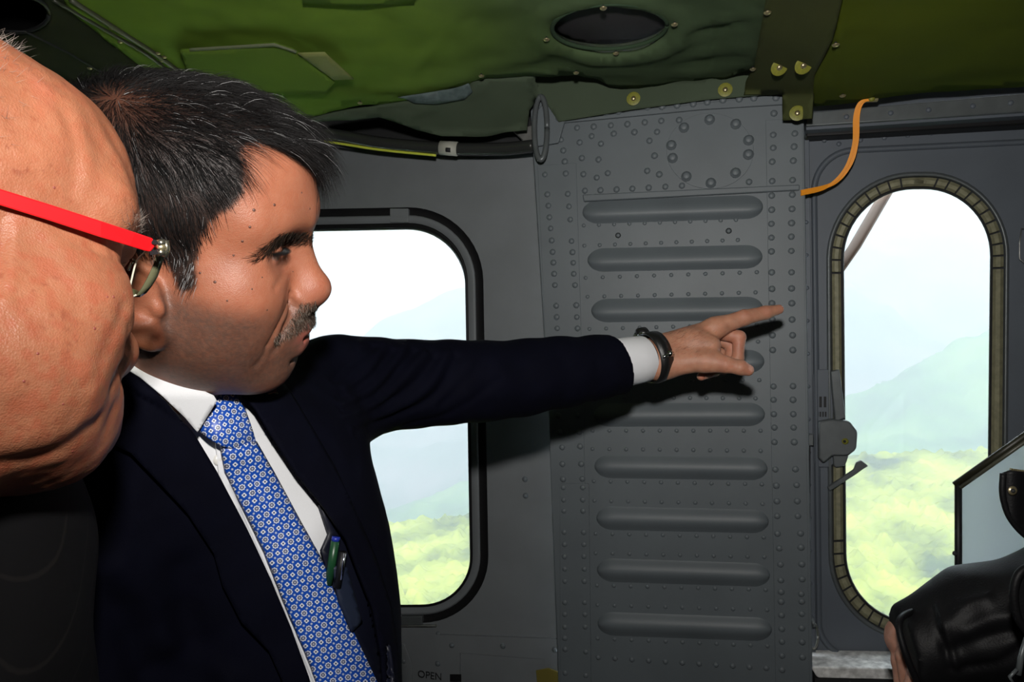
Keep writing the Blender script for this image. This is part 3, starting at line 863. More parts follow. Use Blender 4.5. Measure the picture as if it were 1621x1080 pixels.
def relax(V, Q, it=2, lam=.5):
    E = np.concatenate([Q[:, [0, 1]], Q[:, [1, 2]], Q[:, [2, 3]], Q[:, [3, 0]]])
    for _ in range(it):
        A = np.zeros_like(V); c = np.zeros(len(V))
        for k in range(3):
            A[:, k] = np.bincount(E[:, 0], V[E[:, 1], k], len(V)) + np.bincount(E[:, 1], V[E[:, 0], k], len(V))
        c = np.bincount(E[:, 0], minlength=len(V)) + np.bincount(E[:, 1], minlength=len(V))
        V = V + lam * (A / np.maximum(c, 1)[:, None] - V)
    return V

def vnormals(V, Q):
    n = np.cross(V[Q[:, 2]] - V[Q[:, 0]], V[Q[:, 3]] - V[Q[:, 1]])
    N = np.zeros_like(V)
    for k in range(4):
        for a in range(3): N[:, a] += np.bincount(Q[:, k], n[:, a], len(V))
    return N / (np.linalg.norm(N, axis=1)[:, None] + 1e-12)

def bvh_of(V, Q):
    return BVHTree.FromPolygons([tuple(v) for v in V], [tuple(int(i) for i in q) for q in Q])

def ray_hit(bvh, px, py):
    o = Vector((0, 0, CZ)); d = (P(px, py, 1.0) - o).normalized()
    return bvh.ray_cast(o, d)

def surf_depth(bvh, default):
    """depth function over pixels: distance of the surface seen there"""
    def f(px, py):
        out = np.empty(len(px))
        for i, (a, b) in enumerate(zip(px, py)):
            h = ray_hit(bvh, a, b)
            out[i] = h[0][1] if h[0] is not None else default
        return out
    return f

def rot_head(y, p, r):
    cy, sy, cp, sp, cr, sr = math.cos(y), math.sin(y), math.cos(p), math.sin(p), math.cos(r), math.sin(r)
    return np.array([[cy, -sy, 0], [sy, cy, 0], [0, 0, 1]]) @ np.array([[cp, 0, -sp], [0, 1, 0], [sp, 0, cp]]) @ np.array([[1, 0, 0], [0, cr, -sr], [0, sr, cr]])

def value_noise3(X, s, seed=0):
    """vectorised trilinear value noise"""
    r = np.random.default_rng(seed); T = r.random((32, 32, 32)); x = X * s
    i = np.floor(x).astype(int); f = x - i; f = f * f * (3 - 2 * f); i %= 32; j = (i + 1) % 32
    out = 0
    for a in (0, 1):
        for b in (0, 1):
            for c in (0, 1):
                w = (f[:, 0] if a else 1 - f[:, 0]) * (f[:, 1] if b else 1 - f[:, 1]) * (f[:, 2] if c else 1 - f[:, 2])
                out = out + w * T[(j if a else i)[:, 0], (j if b else i)[:, 1], (j if c else i)[:, 2]]
    return out
# ================================================================ heads
# head frame: x forward, y to the person's left, z up, origin between the eyes' level and the ears
MID = dict(O=np.array([-.2565, .5350, CZ + .0885]), R=rot_head(.190, -.120, .390))
LEF = dict(O=np.array([-.2900, .3250, CZ + .0460]), R=rot_head(math.radians(58), -.20, -.25))
def h2w(H, p): return np.asarray(p, float) @ H['R'].T + H['O']
def w2h(H, p): return (np.asarray(p, float) - H['O']) @ H['R']

def head_sdf(p, S):
    """S: shape numbers of one man"""
    q = p.copy(); q[:, 1] = np.abs(q[:, 1])
    d = ell(q, (-.008, 0, .033), (.097, S['cw'], S['ch']))
    d = sm(d, ell(q, (.032 + S['ff'], 0, .045), (.058, S['fw'], .056)), .03)
    d = sm(d, cap(q, (.080 + S['ff'], .010, .0235), (.060, S['fw'] - .009, .0215), .0125, .0115), .022)          # brow ridge
    d = sm(d, ell(q, (.033, 0, -.042), (.052, .056, .064)), .03)                            # middle of the face
    d = sm(d, ell(q, (.049, .045 + S['fat'] * .6, -.030), (.027, .022, .022)), .035)                        # cheekbone
    d = sm(d, cap(q, (.004, S['jw'], -.070), (.064, .016, -.101 + S['cz']), .021, .018), .03)         # jaw
    d = sm(d, ell(q, (.034, .042, -.060), (.036, .022 + S['fat'], .036)), .03)              # cheek
    d = sm(d, ell(q, (.074 + S['cx'], 0, -.102 + S['cz']), (.0185, .021, .0165)), .022)                         # chin
    d = sm(d, ell(q, (.028, 0, -.100 + S['cz']), (.050, .043, S['uj'])), .03)             # under the jaw
    d = sm(d, cap(q, (-.025, 0, -.04), (-.050, 0, -.20), S['nk'], S['nk'] + .004), .04)                  # neck
    d = sm(d, ell(q, (.066, 0, -.068), (.0345, .036, .028)), .022)                          # muzzle
    d = ssub(d, ell(q, (.0965, .035, .000), (.0205, .0235, .0150)), .014)                                   # eye socket
    # nose
    n0, nx = S['ff'], S['nx']
    nz = cap(q, (.0835 + n0, 0, .006), (.1015 + nx, 0, -.030), .0085, .0105)
    nz = sm(nz, ell(q, (.1040 + nx, 0, -.0355), (.0140, .0135, .0120)), .010)
    nz = sm(nz, ell(q, (.0935 + nx, .0145, -.0430), (.0125, .0078, .0095)), .007)
    nz = sm(nz, cap(q, (.086, 0, -.03), (.097 + nx, 0, -.044), .012), .012)
    d = sm(d, nz, .011)
    d = ssub(d, ell(q, (.1000 + nx, .0075, -.0515), (.0070, .0034, .0045)), .003)           # nostril
    d = ssub(d, cap(q, (.0890 + nx, .0225, -.036), (.0840 + nx, .0220, -.0500), .0018), .006)   # groove behind the wing
    # eyes
    c = (.0660, .0330, .000)
    eb = sph(q, c, .0121)
    up = np.maximum(sph(q, c, .0136), -(q[:, 2] - (S['lid'] + .10 * (q[:, 0] - .0660))))
    lo = np.maximum(sph(q, c, .0132), (q[:, 2] + .0045))
    d = sm(d, up, .0022); d = sm(d, lo, .0022); d = np.minimum(d, eb)
    # lips
    d = sm(d, chain(q, [(.0965, 0, -.0675), (.0945, .010, -.0675), (.0790, .0265, -.0755)], [.0062, .0058, .0030], .004), .007)
    d = sm(d, chain(q, [(.0905, 0, -.0840), (.0882, .011, -.0834), (.0770, .0258, -.0788)], [.0088, .0084, .0040], .004), .007)
    g = S['gape']
    d = ssub(d, chain(q, [(.1010, 0, -.0752), (.0965, .012, -.0756), (.0780, .0280, -.0775)], [.0008 + g, .0008 + g, .0010], .002), .003)
    d = ssub(d, chain(q, [(.0935, 0, -.0960), (.0865, .015, -.0950), (.0760, .026, -.0900)], [.0008, .0006, .0002], .004), .010)        # crease above the chin
    d = ssub(d, chain(q, [(.0905, .0235, -.045), (.0850, .0330, -.060), (.0735, .0385, -.078)], [.0001, .0001, .0001], .004), .010)
    # ear
    u = np.array([-.17, .10, .98]); u /= np.linalg.norm(u)
    f = np.array([.90, -.40, .20]); f -= u * (f @ u); f /= np.linalg.norm(f); w = np.cross(u, f); w = -w if w[1] < 0 else w
    E = np.stack([f, w, u], 1); ec = np.array([-.008 + S['earx'], .0815, -.026 + S['ear']])
    e = ell(q, ec, (.0165, .0050, .0300), E)
    hel = [ec + E @ np.array(v) for v in [(.010, -.002, .010), (.013, .003, .022), (.004, .004, .031), (-.009, .005, .029), (-.0175, .005, .016), (-.0185, .005, .000), (-.0135, .004, -.015), (-.005, .002, -.026), (.004, .001, -.031)]]
    e = sm(e, chain(q, hel, [.0030, .0034, .0036, .0038, .0038, .0036, .0034, .0040, .0060], .003), .004)
    e = sm(e, ell(q, ec + E @ np.array([.004, .001, -.0275]), (.0095, .0048, .0100), E), .006)      # lobe
    e = ssub(e, ell(q, ec + E @ np.array([.002, .0085, -.003]), (.0090, .0080, .0125), E), .004)    # concha
    ant = [ec + E @ np.array(v) for v in [(.002, .003, .018), (-.008, .004, .010), (-.0105, .004, -.004), (-.004, .004, -.015), (.005, .003, -.0165)]]
    e = sm(e, chain(q, ant, [.0030, .0034, .0032, .0032, .0030], .003), .004)
    e = sm(e, ell(q, ec + E @ np.array([.0125, .0025, -.006]), (.0045, .0045, .0065), E), .004)     # tragus
    e = sm(e, cap(q, ec + E @ np.array([.006, -.010, .004]), ec + E @ np.array([.002, -.016, .0]), .012), .006)
    d = sm(d, e, .006)
    return d

MS = dict(cw=.0755, fw=.058, jw=.046, fat=.004, lid=.0000, gape=.0022, ff=.001, nx=-.003, ear=-.009, earx=0., ch=.077, cx=-.009, cz=-.001, nk=.051, uj=.028)
LS = dict(cw=.079, fw=.067, jw=.054, fat=.009, lid=.003, gape=.0005, ff=.004, nx=-.003, ear=0., earx=-.020, ch=.083, cx=0., cz=.012, nk=.056, uj=.022)

def brush(V, N, c, r, a):
    d2 = (((V - np.asarray(c)) / np.asarray(r)) ** 2).sum(1)
    return V + N * (a * np.exp(-d2))[:, None]
def groove(V, N, pts, w, a):
    """displace along a polyline"""
    pts = np.asarray(pts, float); best = np.full(len(V), 1e9)
    for i in range(len(pts) - 1):
        s = pts[i + 1] - pts[i]; q = V - pts[i]; t = np.clip(q @ s / (s @ s), 0, 1)
        best = np.minimum(best, np.linalg.norm(q - t[:, None] * s, axis=1))
    return V + N * (a * np.exp(-(best / w) ** 2))[:, None]

HH = .0016
def build_head(S):
    V, Q = sdf_mesh(lambda p: head_sdf(p, S), (-.125, -.105, -.20), (.140, .105, .135), HH)
    return relax(V, Q, 2, .4), Q
# ================================================================ skin, hair
def smooth01(a, b, x):
    t = np.clip((np.asarray(x) - a) / (b - a), 0, 1); return t * t * (3 - 2 * t)
def blend(C, col, w):
    w = np.clip(w, 0, 1)[:, None]; return C * (1 - w) + np.asarray(col) * w

def skin_mat(name, rough, bump, scale):
    m = bpy.data.materials.new(name); m.use_nodes = True
    N, L = m.node_tree.nodes, m.node_tree.links; b = N['Principled BSDF']
    at = N.new('ShaderNodeVertexColor'); at.layer_name = 'tint'
    tc = N.new('ShaderNodeTexCoord')
    n1 = N.new('ShaderNodeTexNoise'); n1.inputs['Scale'].default_value = 140; n1.inputs['Detail'].default_value = 5; n1.inputs['Roughness'].default_value = .65
    L.new(tc.outputs['Object'], n1.inputs['Vector'])
    mr = N.new('ShaderNodeMapRange'); mr.inputs[1].default_value = .3; mr.inputs[2].default_value = .75; L.new(n1.outputs['Fac'], mr.inputs[0])
    mx = N.new('ShaderNodeMix'); mx.data_type = 'RGBA'; mx.blend_type = 'MULTIPLY'; mx.inputs[7].default_value = (.90, .70, .62, 1)
    mul = N.new('ShaderNodeMath'); mul.operation = 'MULTIPLY'; mul.inputs[1].default_value = .75; L.new(mr.outputs[0], mul.inputs[0])
    L.new(mul.outputs[0], mx.inputs[0]); L.new(at.outputs['Color'], mx.inputs[6]); L.new(mx.outputs[2], b.inputs['Base Color'])
    b.inputs['Roughness'].default_value = rough; b.inputs['Specular IOR Level'].default_value = .42
    b.inputs['Subsurface Weight'].default_value = .22; b.inputs['Subsurface Radius'].default_value = (.010, .0035, .002); b.inputs['Subsurface Scale'].default_value = .5
    v = N.new('ShaderNodeTexVoronoi'); v.inputs['Scale'].default_value = scale; L.new(tc.outputs['Object'], v.inputs['Vector'])
    n2 = N.new('ShaderNodeTexNoise'); n2.inputs['Scale'].default_value = scale * .35; n2.inputs['Detail'].default_value = 6; L.new(tc.outputs['Object'], n2.inputs['Vector'])
    ad = N.new('ShaderNodeMath'); ad.operation = 'MULTIPLY_ADD'; ad.inputs[1].default_value = .6; L.new(v.outputs['Distance'], ad.inputs[0]); L.new(n2.outputs['Fac'], ad.inputs[2])
    bp = N.new('ShaderNodeBump'); bp.inputs['Strength'].default_value = bump; bp.inputs['Distance'].default_value = .0006
    L.new(ad.outputs[0], bp.inputs['Height']); L.new(bp.outputs['Normal'], b.inputs['Normal'])
    return m
M['skin'] = skin_mat('skin', .48, .36, 1300)
M['skin_rosy'] = skin_mat('rosy_skin', .48, .45, 1100)
M['hair'] = mat('hair', (.02, .02, .02), .45, spec=.14, attr='tint')

def strands(name, roots, dirs, lens, cols, rad, parent, bend=None, seg=4, lift=None):
    """thin tapering three-sided hairs joined into one mesh"""
    n = len(roots); t = np.linspace(0, 1, seg + 1)
    pts = roots[:, None, :] + dirs[:, None, :] * (lens[:, None] * t)[:, :, None]
    if bend is not None: pts = pts + bend[:, None, :] * (lens[:, None] * t ** 2)[:, :, None]
    T = dirs / (np.linalg.norm(dirs, axis=1)[:, None] + 1e-9)
    a = np.cross(T, np.array([.3, .5, .8])); a /= np.linalg.norm(a, axis=1)[:, None]; b = np.cross(T, a)
    rr = rad * (1 - .75 * t ** 1.5)
    V = np.stack([pts + (rr[None, :, None] * (math.cos(k * 2.094) * a + math.sin(k * 2.094) * b)[:, None, :]) for k in range(3)], 2)  # n,seg+1,3,3
    Vf = V.reshape(-1, 3)
    base = (np.arange(n) * (seg + 1) * 3)[:, None, None]; s = (np.arange(seg) * 3)[None, :, None]; k = np.arange(3)[None, None, :]; k2 = (np.arange(3) + 1) % 3
    q = np.stack([base + s + k, base + s + k2, base + s + 3 + k2, base + s + 3 + k], -1).reshape(-1, 4)
    o = np_mesh(name, Vf, q, M['hair'], parent)
    color_attr(o, np.repeat(cols, (seg + 1) * 3, axis=0))
    return o

def sample_surface(V, Q, w, n, seed):
    """random points on quads with per-vertex weight w"""
    r = np.random.default_rng(seed)
    a = np.linalg.norm(np.cross(V[Q[:, 2]] - V[Q[:, 0]], V[Q[:, 3]] - V[Q[:, 1]]), axis=1) * w[Q].mean(1)
    f = r.choice(len(Q), n, p=a / a.sum()); u, v = r.random((2, n, 1))
    q = V[Q[f]]
    return (q[:, 0] * (1 - u) + q[:, 1] * u) * (1 - v) + (q[:, 3] * (1 - u) + q[:, 2] * u) * v, Q[f][:, 0]

def side_px(H, L):
    """pixel at which a head-frame point (taken on the near, right side) shows"""
    m = L.copy(); m[:, 1] = -np.abs(m[:, 1]); return pix(h2w(H, m))

# ---------------------------------------------------------------- the pointing man's head
def dist_poly(X, pts):
    pts = np.asarray(pts, float); best = np.full(len(X), 1e9)
    for i in range(len(pts) - 1):
        s = pts[i + 1] - pts[i]; q = X - pts[i]; t = np.clip(q @ s / (s @ s), 0, 1)
        best = np.minimum(best, np.linalg.norm(q - t[:, None] * s, axis=1))
    return best

man = empty('person', 'man in navy suit and blue tie pointing with outstretched left arm', 'person', loc=(-.26, .62, CZ - .45))
HV, HQ = build_head(MS)
HN = vnormals(HV, HQ)
# sculpted wrinkles: brow furrow, eye bag, nasolabial fold, mouth corner
for pts, w, a in [([(.0985, -.008, .028), (.1000, -.003, .038)], .0022, -.0012), ([(.094, -.030, .050), (.080, -.048, .048)], .0018, -.0004),
                  ([(.080, -.024, -.012), (.072, -.040, -.016)], .0025, -.0009)]:
    HV = groove(HV, HN, pts, w, a); HV = groove(HV, HN, np.array(pts) * [1, -1, 1], w, a)
# folds placed from where they run on the photographed cheek: beside the moustache, below the mouth corner, under the eye
pre = bvh_of(h2w(MID, HV), HQ)
def cheek_line(px_pts):
    L_ = [ray_hit(pre, a, b)[0] for a, b in [tuple(q[:2]) for q in spline([(a, b, 0) for a, b in px_pts], 10)]]
    return w2h(MID, np.array([np.array(q) for q in L_ if q is not None]))
for pp_, w, a in [([(459, 474), (452, 492), (440, 516), (429, 538), (424, 548)], .0022, -.0014), ([(426, 547), (416, 566), (404, 580)], .0032, -.0009), ([(456, 418), (450, 432), (442, 446), (436, 456)], .0032, -.0009), ([(446, 478), (436, 504), (420, 530)], .0070, .0008),
                  ([(404, 414), (412, 411), (422, 407)], .0012, -.0008)]:
    L_ = cheek_line(pp_)
    if len(L_) > 2: HV = groove(HV, HN, L_, w, a); HV = groove(HV, HN, L_ * [1, -1, 1], w, a)
HN = vnormals(HV, HQ)
W_ = h2w(MID, HV); WNn = HN @ MID['R'].T
spx = side_px(MID, HV)
hair_poly = [(309, 460), (311, 420), (317, 378), (338, 346), (366, 330), (384, 308), (386, 275), (380, 243), (390, 226), (412, 224), (440, 240), (470, 256), (497, 270), (560, 262), (560, -50), (-60, -50), (-60, 620), (180, 620), (192, 520), (196, 440), (206, 402), (236, 398), (258, 410), (272, 432), (284, 462)]
hm = in_poly(spx, hair_poly).astype(float)
hm *= (HV[:, 2] > -.085) & ~((np.abs(HV[:, 1]) > .079) & (HV[:, 2] < .012))
hms = hm.copy()
E_ = np.concatenate([HQ[:, [0, 1]], HQ[:, [1, 2]], HQ[:, [2, 3]], HQ[:, [3, 0]]])
for _ in range(3):
    hms = .5 * hms + .5 * (np.bincount(E_[:, 0], hms[E_[:, 1]], len(HV)) + np.bincount(E_[:, 1], hms[E_[:, 0]], len(HV))) / np.maximum(np.bincount(E_.ravel(), minlength=len(HV)), 1)
x, y, z = HV.T; ay = np.abs(y)
crown = np.array([-.028, -.040, .092])
cd = np.linalg.norm(HV - crown, axis=1)
n1 = value_noise3(HV, 60, 1); n2 = value_noise3(HV, 260, 2); n3 = value_noise3(HV, 700, 3)
C = np.tile(np.array([.43, .208, .126]), (len(HV), 1)) * (.88 + .24 * n1)[:, None]
C = blend(C, (.52, .23, .16), .5 * np.exp(-(((HV - [.105, 0, -.036]) / [.02, .022, .016]) ** 2).sum(1)))
C = blend(C, (.48, .22, .14), .5 * np.exp(-(((np.stack([x, ay, z], 1) - [.060, .056, -.030]) / [.022, .02, .018]) ** 2).sum(1)))
C = blend(C, (.30, .15, .105), .75 * np.exp(-(((np.stack([x, ay, z], 1) - [.083, .030, -.006]) / [.014, .014, .012]) ** 2).sum(1)))
beard = smooth01(-.020, -.044, z + .20 * (x - .03)) * smooth01(-.055, .0, x + .35 * (z + .05)) * (1 - smooth01(.0, .012, z + .03)) * (1 - hms)
beard *= 1 - .75 * np.exp(-(((np.stack([x, ay, z], 1) - [.070, .040, -.055]) / [.020, .018, .020]) ** 2).sum(1))
beard *= (1 - smooth01(-.105, -.13, z)) * (1 - smooth01(.0765, .0800, ay) * (x < .018) * (z > -.080))
C = blend(C, (.150, .104, .082), beard * (.66 + .45 * n3))
lipd = np.minimum(dist_poly(np.stack([x, ay, z], 1), [(.100, 0, -.0690), (.097, .010, -.0690), (.079, .0265, -.0760)]), dist_poly(np.stack([x, ay, z], 1), [(.0935, 0, -.0825), (.0915, .011, -.0820), (.0775, .0255, -.0785)]))
C = blend(C, (.47, .185, .150), .9 * smooth01(.0110, .0065, lipd))
C = blend(C, (.03, .012, .010), smooth01(.0028, .0012, dist_poly(np.stack([x, ay, z], 1), [(.0970, 0, -.0752), (.0935, .012, -.0756), (.0785, .0275, -.0775)])))
thin = np.exp(-(cd / .026) ** 2)
C = blend(C, (.018, .016, .015), hms * (.97 - .20 * thin))
eyed = np.linalg.norm(np.stack([x, ay, z], 1) - [.0660, .0330, 0], axis=1)
C = blend(C, (.22, .18, .165), (eyed < .0126) & (z > -.0050) & (z < .0020))
C = blend(C, (.015, .010, .008), (np.linalg.norm(np.stack([x, ay, z], 1) - [.0780, .0325, -.0015], axis=1) < .0062) & (eyed < .0126))
C = blend(C, (.012, .008, .006), .9 * smooth01(.0022, .0012, np.abs(z - .0014)) * smooth01(.0155, .0142, eyed) * (x > .066))
C = C * np.array([.78, .62, .57])
hbvh = bvh_of(W_, HQ)

def moles_on(spots, bvh, m, parent):
    """little raised moles, one part each"""
    me = dome_mesh('mole', 1.0, .45, 8); me.materials.append(m)
    for px, py, r in spots:
        h = ray_hit(bvh, px, py)
        if h[0] is None: continue
        put('mole', me, h[0] - h[1] * r * .12, parent, rot=h[1].to_track_quat('Z', 'Y').to_matrix().to_4x4(), scale=r)
moles = [(260 + a / 2.16, 180 + b / 2.16, r) for a, b, r in [(262, 120, .0010), (273, 158, .0010), (272, 270, .0010), (307, 330, .0013), (293, 388, .0011), (377, 312, .0012), (267, 437, .0011), (237, 485, .0009), (173, 576, .0012),
    (122, 545, .0010), (470, 270, .0008), (498, 325, .0009), (352, 672, .0008), (300, 600, .0007), (335, 560, .0007), (410, 640, .0007), (215, 640, .0008), (440, 540, .0006)]]
moles_on(moles, hbvh, mat('mole_brown', (.085, .032, .02), .5), man)

# ---------------------------------------------------------------- the pointing hand
Wr = lambda px, py, d: np.array(P(px, py, d))
def hand_sdf(p):
    W0 = Wr(1000, 571, 1.10); W1 = Wr(1040, 564, 1.10)
    d = cap(p, Wr(985, 568, 1.09), Wr(1045, 558, 1.105), .0265, .0250)                     # wrist, two bones
    d = sm(d, cap(p, Wr(985, 580, 1.09), Wr(1045, 574, 1.095), .0265, .0250), .02)
    palm = [(1132, 519, 1.105, .0150), (1136, 520, 1.125, .0150), (1130, 527, 1.145, .0145), (1118, 537, 1.160, .0130)]
    for x_, y_, dd, r in palm:
        d = sm(d, cap(p, Wr(1050, 556, 1.115), Wr(x_, y_, dd), .0200, r), .016)
    d = sm(d, cap(p, Wr(1050, 577, 1.09), Wr(1128, 570, 1.070), .0220, .0150), .018)        # thenar
    d = sm(d, ell(p, Wr(1095, 553, 1.10), (.040, .024, .030)), .018)
    d = sm(d, cap(p, Wr(1100, 540, 1.09), Wr(1128, 545, 1.08), .0150, .0120), .014)         # web to the thumb
    # index finger, stretched out
    d = sm(d, chain(p, [Wr(1132, 519, 1.103), Wr(1178, 503, 1.103), Wr(1212, 495, 1.106), Wr(1233, 490, 1.110)], [.0152, .0126, .0108, .0078], .004), .013)
    # thumb
    th = chain(p, [Wr(1118, 573, 1.072), Wr(1148, 577, 1.058), Wr(1172, 582, 1.054), Wr(1184, 586, 1.053)], [.0165, .0128, .0112, .0092], .005)
    d = sm(d, th, .010)
    # curled fingers
    d1 = chain(p, [Wr(1128, 524, 1.128), Wr(1170, 534, 1.112), Wr(1168, 568, 1.108), Wr(1146, 586, 1.108)], [.0130, .0105, .0092, .0078], .004)
    d2 = chain(p, [Wr(1126, 530, 1.146), Wr(1160, 548, 1.132), Wr(1152, 580, 1.122), Wr(1126, 590, 1.112)], [.0122, .0100, .0088, .0074], .004)
    d3 = chain(p, [Wr(1116, 538, 1.160), Wr(1142, 560, 1.150), Wr(1132, 588, 1.138), Wr(1110, 596, 1.116)], [.0110, .0090, .0080, .0070], .004)
    d = sm(d, d1, .003); d = sm(d, d2, .002); d = sm(d, d3, .002)
    # nails are pressed flats on thumb and index tips
    return d
lo = PA([975, 1260], [650, 440], [1.0, 1.22]); 
hdV, hdQ = sdf_mesh(hand_sdf, (Wr(975, 0, 1.18)[0], 1.01, Wr(0, 640, 1.15)[2]), (Wr(1262, 0, 1.15)[0], 1.21, Wr(0, 455, 1.15)[2]), .0013)
hdV = relax(hdV, hdQ, 2, .4)
hN = vnormals(hdV, hdQ)
# knuckle creases, tendons, nail beds
for pts, w, a in [([Wr(1176, 494, 1.096), Wr(1181, 512, 1.096)], .0016, -.0007), ([Wr(1170, 496, 1.096), Wr(1174, 514, 1.096)], .0012, -.0005), ([Wr(1210, 488, 1.10), Wr(1214, 502, 1.10)], .0013, -.0006),
                  ([Wr(1152, 570, 1.047), Wr(1150, 588, 1.047)], .0015, -.0006), ([Wr(1170, 573, 1.043), Wr(1168, 591, 1.044)], .0013, -.0006), ([Wr(1060, 545, 1.09), Wr(1125, 516, 1.093)], .004, .0012),
                  ([Wr(1075, 570, 1.07), Wr(1130, 562, 1.06)], .004, .0008), ([Wr(1158, 535, 1.10), Wr(1176, 540, 1.10)], .0014, -.0007)]:
    hdV = groove(hdV, hN, pts, w, a)
hC = np.tile(np.array([.50, .255, .165]), (len(hdV), 1)) * (.86 + .28 * value_noise3(hdV, 90, 5))[:, None]
def near(c, r): return np.exp(-(((hdV - c) / r) ** 2).sum(1))
for c, r, w in [(Wr(1178, 500, 1.10), .011, .5), (Wr(1212, 493, 1.10), .009, .45), (Wr(1236, 490, 1.11), .010, .5), (Wr(1186, 586, 1.05), .013, .5), (Wr(1165, 545, 1.11), .02, .5), (Wr(1112, 596, 1.11), .012, .7), (Wr(1150, 577, 1.05), .012, .35)]:
    hC = blend(hC, (.50, .18, .125), w * near(c, r))
for c, up in [(Wr(1190, 583, 1.046), 0)]:
    hC = blend(hC, (.62, .36, .28), .8 * (np.linalg.norm(hdV - c, axis=1) < .006))

def join_body(name, parts, rings, parent, m):
    """head and hand as one continuous mesh: open neck and wrist joined through rings inside the sleeve"""
    V = np.concatenate([p[0] for p in parts]); k = 0; Fs = []
    for p in parts: Fs.append(p[1] + k); k += len(p[0])
    C_ = np.concatenate([p[2] for p in parts])
    bm = bmesh.new(); lay = bm.verts.layers.float_color.new('tint')
    bv = []
    for v, c in zip(V, C_):
        q = bm.verts.new(v); q[lay] = (*c, 1); bv.append(q)
    for f in np.concatenate(Fs):
        try: bm.faces.new([bv[i] for i in f])
        except ValueError: pass
    def loops():
        e = [e_ for e_ in bm.edges if len(e_.link_faces) == 1]; left = set(e); out = []
        while left:
            st = [left.pop()]; grp = [st[0]]
            while st:
                x_ = st.pop()
                for v_ in x_.verts:
                    for y_ in v_.link_edges:
                        if y_ in left: left.remove(y_); st.append(y_); grp.append(y_)
            out.append(grp)
        return out
    lp = sorted(loops(), key=len, reverse=True)[:len(parts)]
    lp.sort(key=lambda g: sum((v_.co.x for e_ in g for v_ in e_.verts)) / len(g))
    prev = lp[0]
    for c, ax, r in rings:
        ax = Vector(ax).normalized(); s_ = ax.orthogonal().normalized(); t_ = ax.cross(s_)
        vs_ = [bm.verts.new(Vector(c) + (s_ * math.cos(i * math.pi / 16) + t_ * math.sin(i * math.pi / 16)) * r) for i in range(32)]
        for q in vs_: q[lay] = (.45, .24, .16, 1)
        es = [bm.edges.new((vs_[i], vs_[(i + 1) % 32])) for i in range(32)]
        bmesh.ops.bridge_loops(bm, edges=prev + es); prev = es
    if len(lp) > 1: bmesh.ops.bridge_loops(bm, edges=prev + lp[1])
    return bm_obj(name, bm, m, parent)
body = join_body('body', [(W_, HQ, C), (hdV, hdQ, hC)],
                 [(P(330, 700, .66), (.3, .5, -.6), .05), (P(480, 650, .80), (.6, .7, .1), .045), (P(650, 609, .915), (.8, .5, 0), .04), (P(860, 592, 1.02), (.8, .5, 0), .036)], man, M['skin'])

# ---------------------------------------------------------------- his hair
r_ = np.random.default_rng(11)
wgt = hms * (1 - .10 * thin) * (HV[:, 2] > -.075)
wgt = wgt * (.25 + .75 * (W_[:, 0] > W_[:, 0].min() + .01))
rt_, vi = sample_surface(HV, HQ, np.where(wgt > .25, wgt, 0), 30000, 21)
nn = HN[vi]
fl_ = rt_ - crown; fl_ /= np.linalg.norm(fl_, axis=1)[:, None]
topw = smooth01(.045, .085, rt_[:, 2])
frw = smooth01(.03, .075, rt_[:, 0]) * topw
dirn = fl_ + np.stack([.55 * topw + .10, -.05 + 0 * topw, -.75 * (1 - topw) + .22 * frw], 1)
dirn -= nn * (dirn * nn).sum(1)[:, None] * .95
dirn /= np.linalg.norm(dirn, axis=1)[:, None]
cl = np.stack([value_noise3(rt_, 85, 31 + i) for i in range(3)], 1) - .5
dirn += cl * (.75 + .3 * frw)[:, None] + r_.normal(0, .13, (len(rt_), 3))
side_front = smooth01(.02, .06, rt_[:, 0]) * (1 - topw)
lift = .26 + .36 * topw + .12 * frw - .16 * side_front
dirn += nn * lift[:, None]
dirn /= np.linalg.norm(dirn, axis=1)[:, None]
ln = (.013 + .017 * topw + .020 * frw - .004 * smooth01(.0, -.05, rt_[:, 2])) * r_.uniform(.65, 1.15, len(rt_))
ln *= 1 - .35 * np.exp(-(np.linalg.norm(rt_ - crown, axis=1) / .03) ** 2)
bend = -nn * (.28 + .10 * topw)[:, None] + np.array([0, 0, -.12])
sburn = smooth01(.008, -.012, rt_[:, 2]) * smooth01(.005, .02, rt_[:, 0])
dirn += np.stack([-.55 * sburn, 0 * sburn, -.5 * sburn], 1); dirn /= np.linalg.norm(dirn, axis=1)[:, None]
grey = r_.random(len(rt_)) < (.02 + .08 * smooth01(.02, -.04, rt_[:, 2]) + .28 * sburn)
hc = np.where(grey[:, None], r_.uniform(.16, .42, (len(rt_), 1)) * np.ones(3), np.array([.007, .0065, .0065]) * r_.uniform(.6, 1.8, (len(rt_), 1)))
strands('hair', h2w(MID, rt_), dirn @ MID['R'].T, ln, hc, .00013, man, bend @ MID['R'].T)

def facial(name, H, V, Q, N, poly, n, dirl, ln, cols, rad, seed, parent, lift=.4, jit=.25, both=True, fade=None):
    s = side_px(H, V); w = in_poly(s, poly).astype(float)
    w *= (N @ H['R'].T @ np.array([0, -1, 0]) > -.5) | both
    if not both: w *= V[:, 1] < .004
    rt, vi = sample_surface(V, Q, np.where(w[:] > .5, 1., 0), n, seed)
    r = np.random.default_rng(seed); nn = N[vi]; d = np.tile(np.asarray(dirl, float), (n, 1)); d[:, 1] *= np.sign(-rt[:, 1])
    d -= nn * (d * nn).sum(1)[:, None] * .9
    d /= np.linalg.norm(d, axis=1)[:, None]; d += nn * lift + r.normal(0, jit, (n, 3)); d /= np.linalg.norm(d, axis=1)[:, None]
    return strands(name, h2w(H, rt), d @ H['R'].T, ln * r.uniform(.6, 1.2, n), cols(r, n), rad, parent, None, 2)
dk_ = lambda r, n: np.array([.022, .015, .011]) * r.uniform(.6, 1.8, (n, 1))
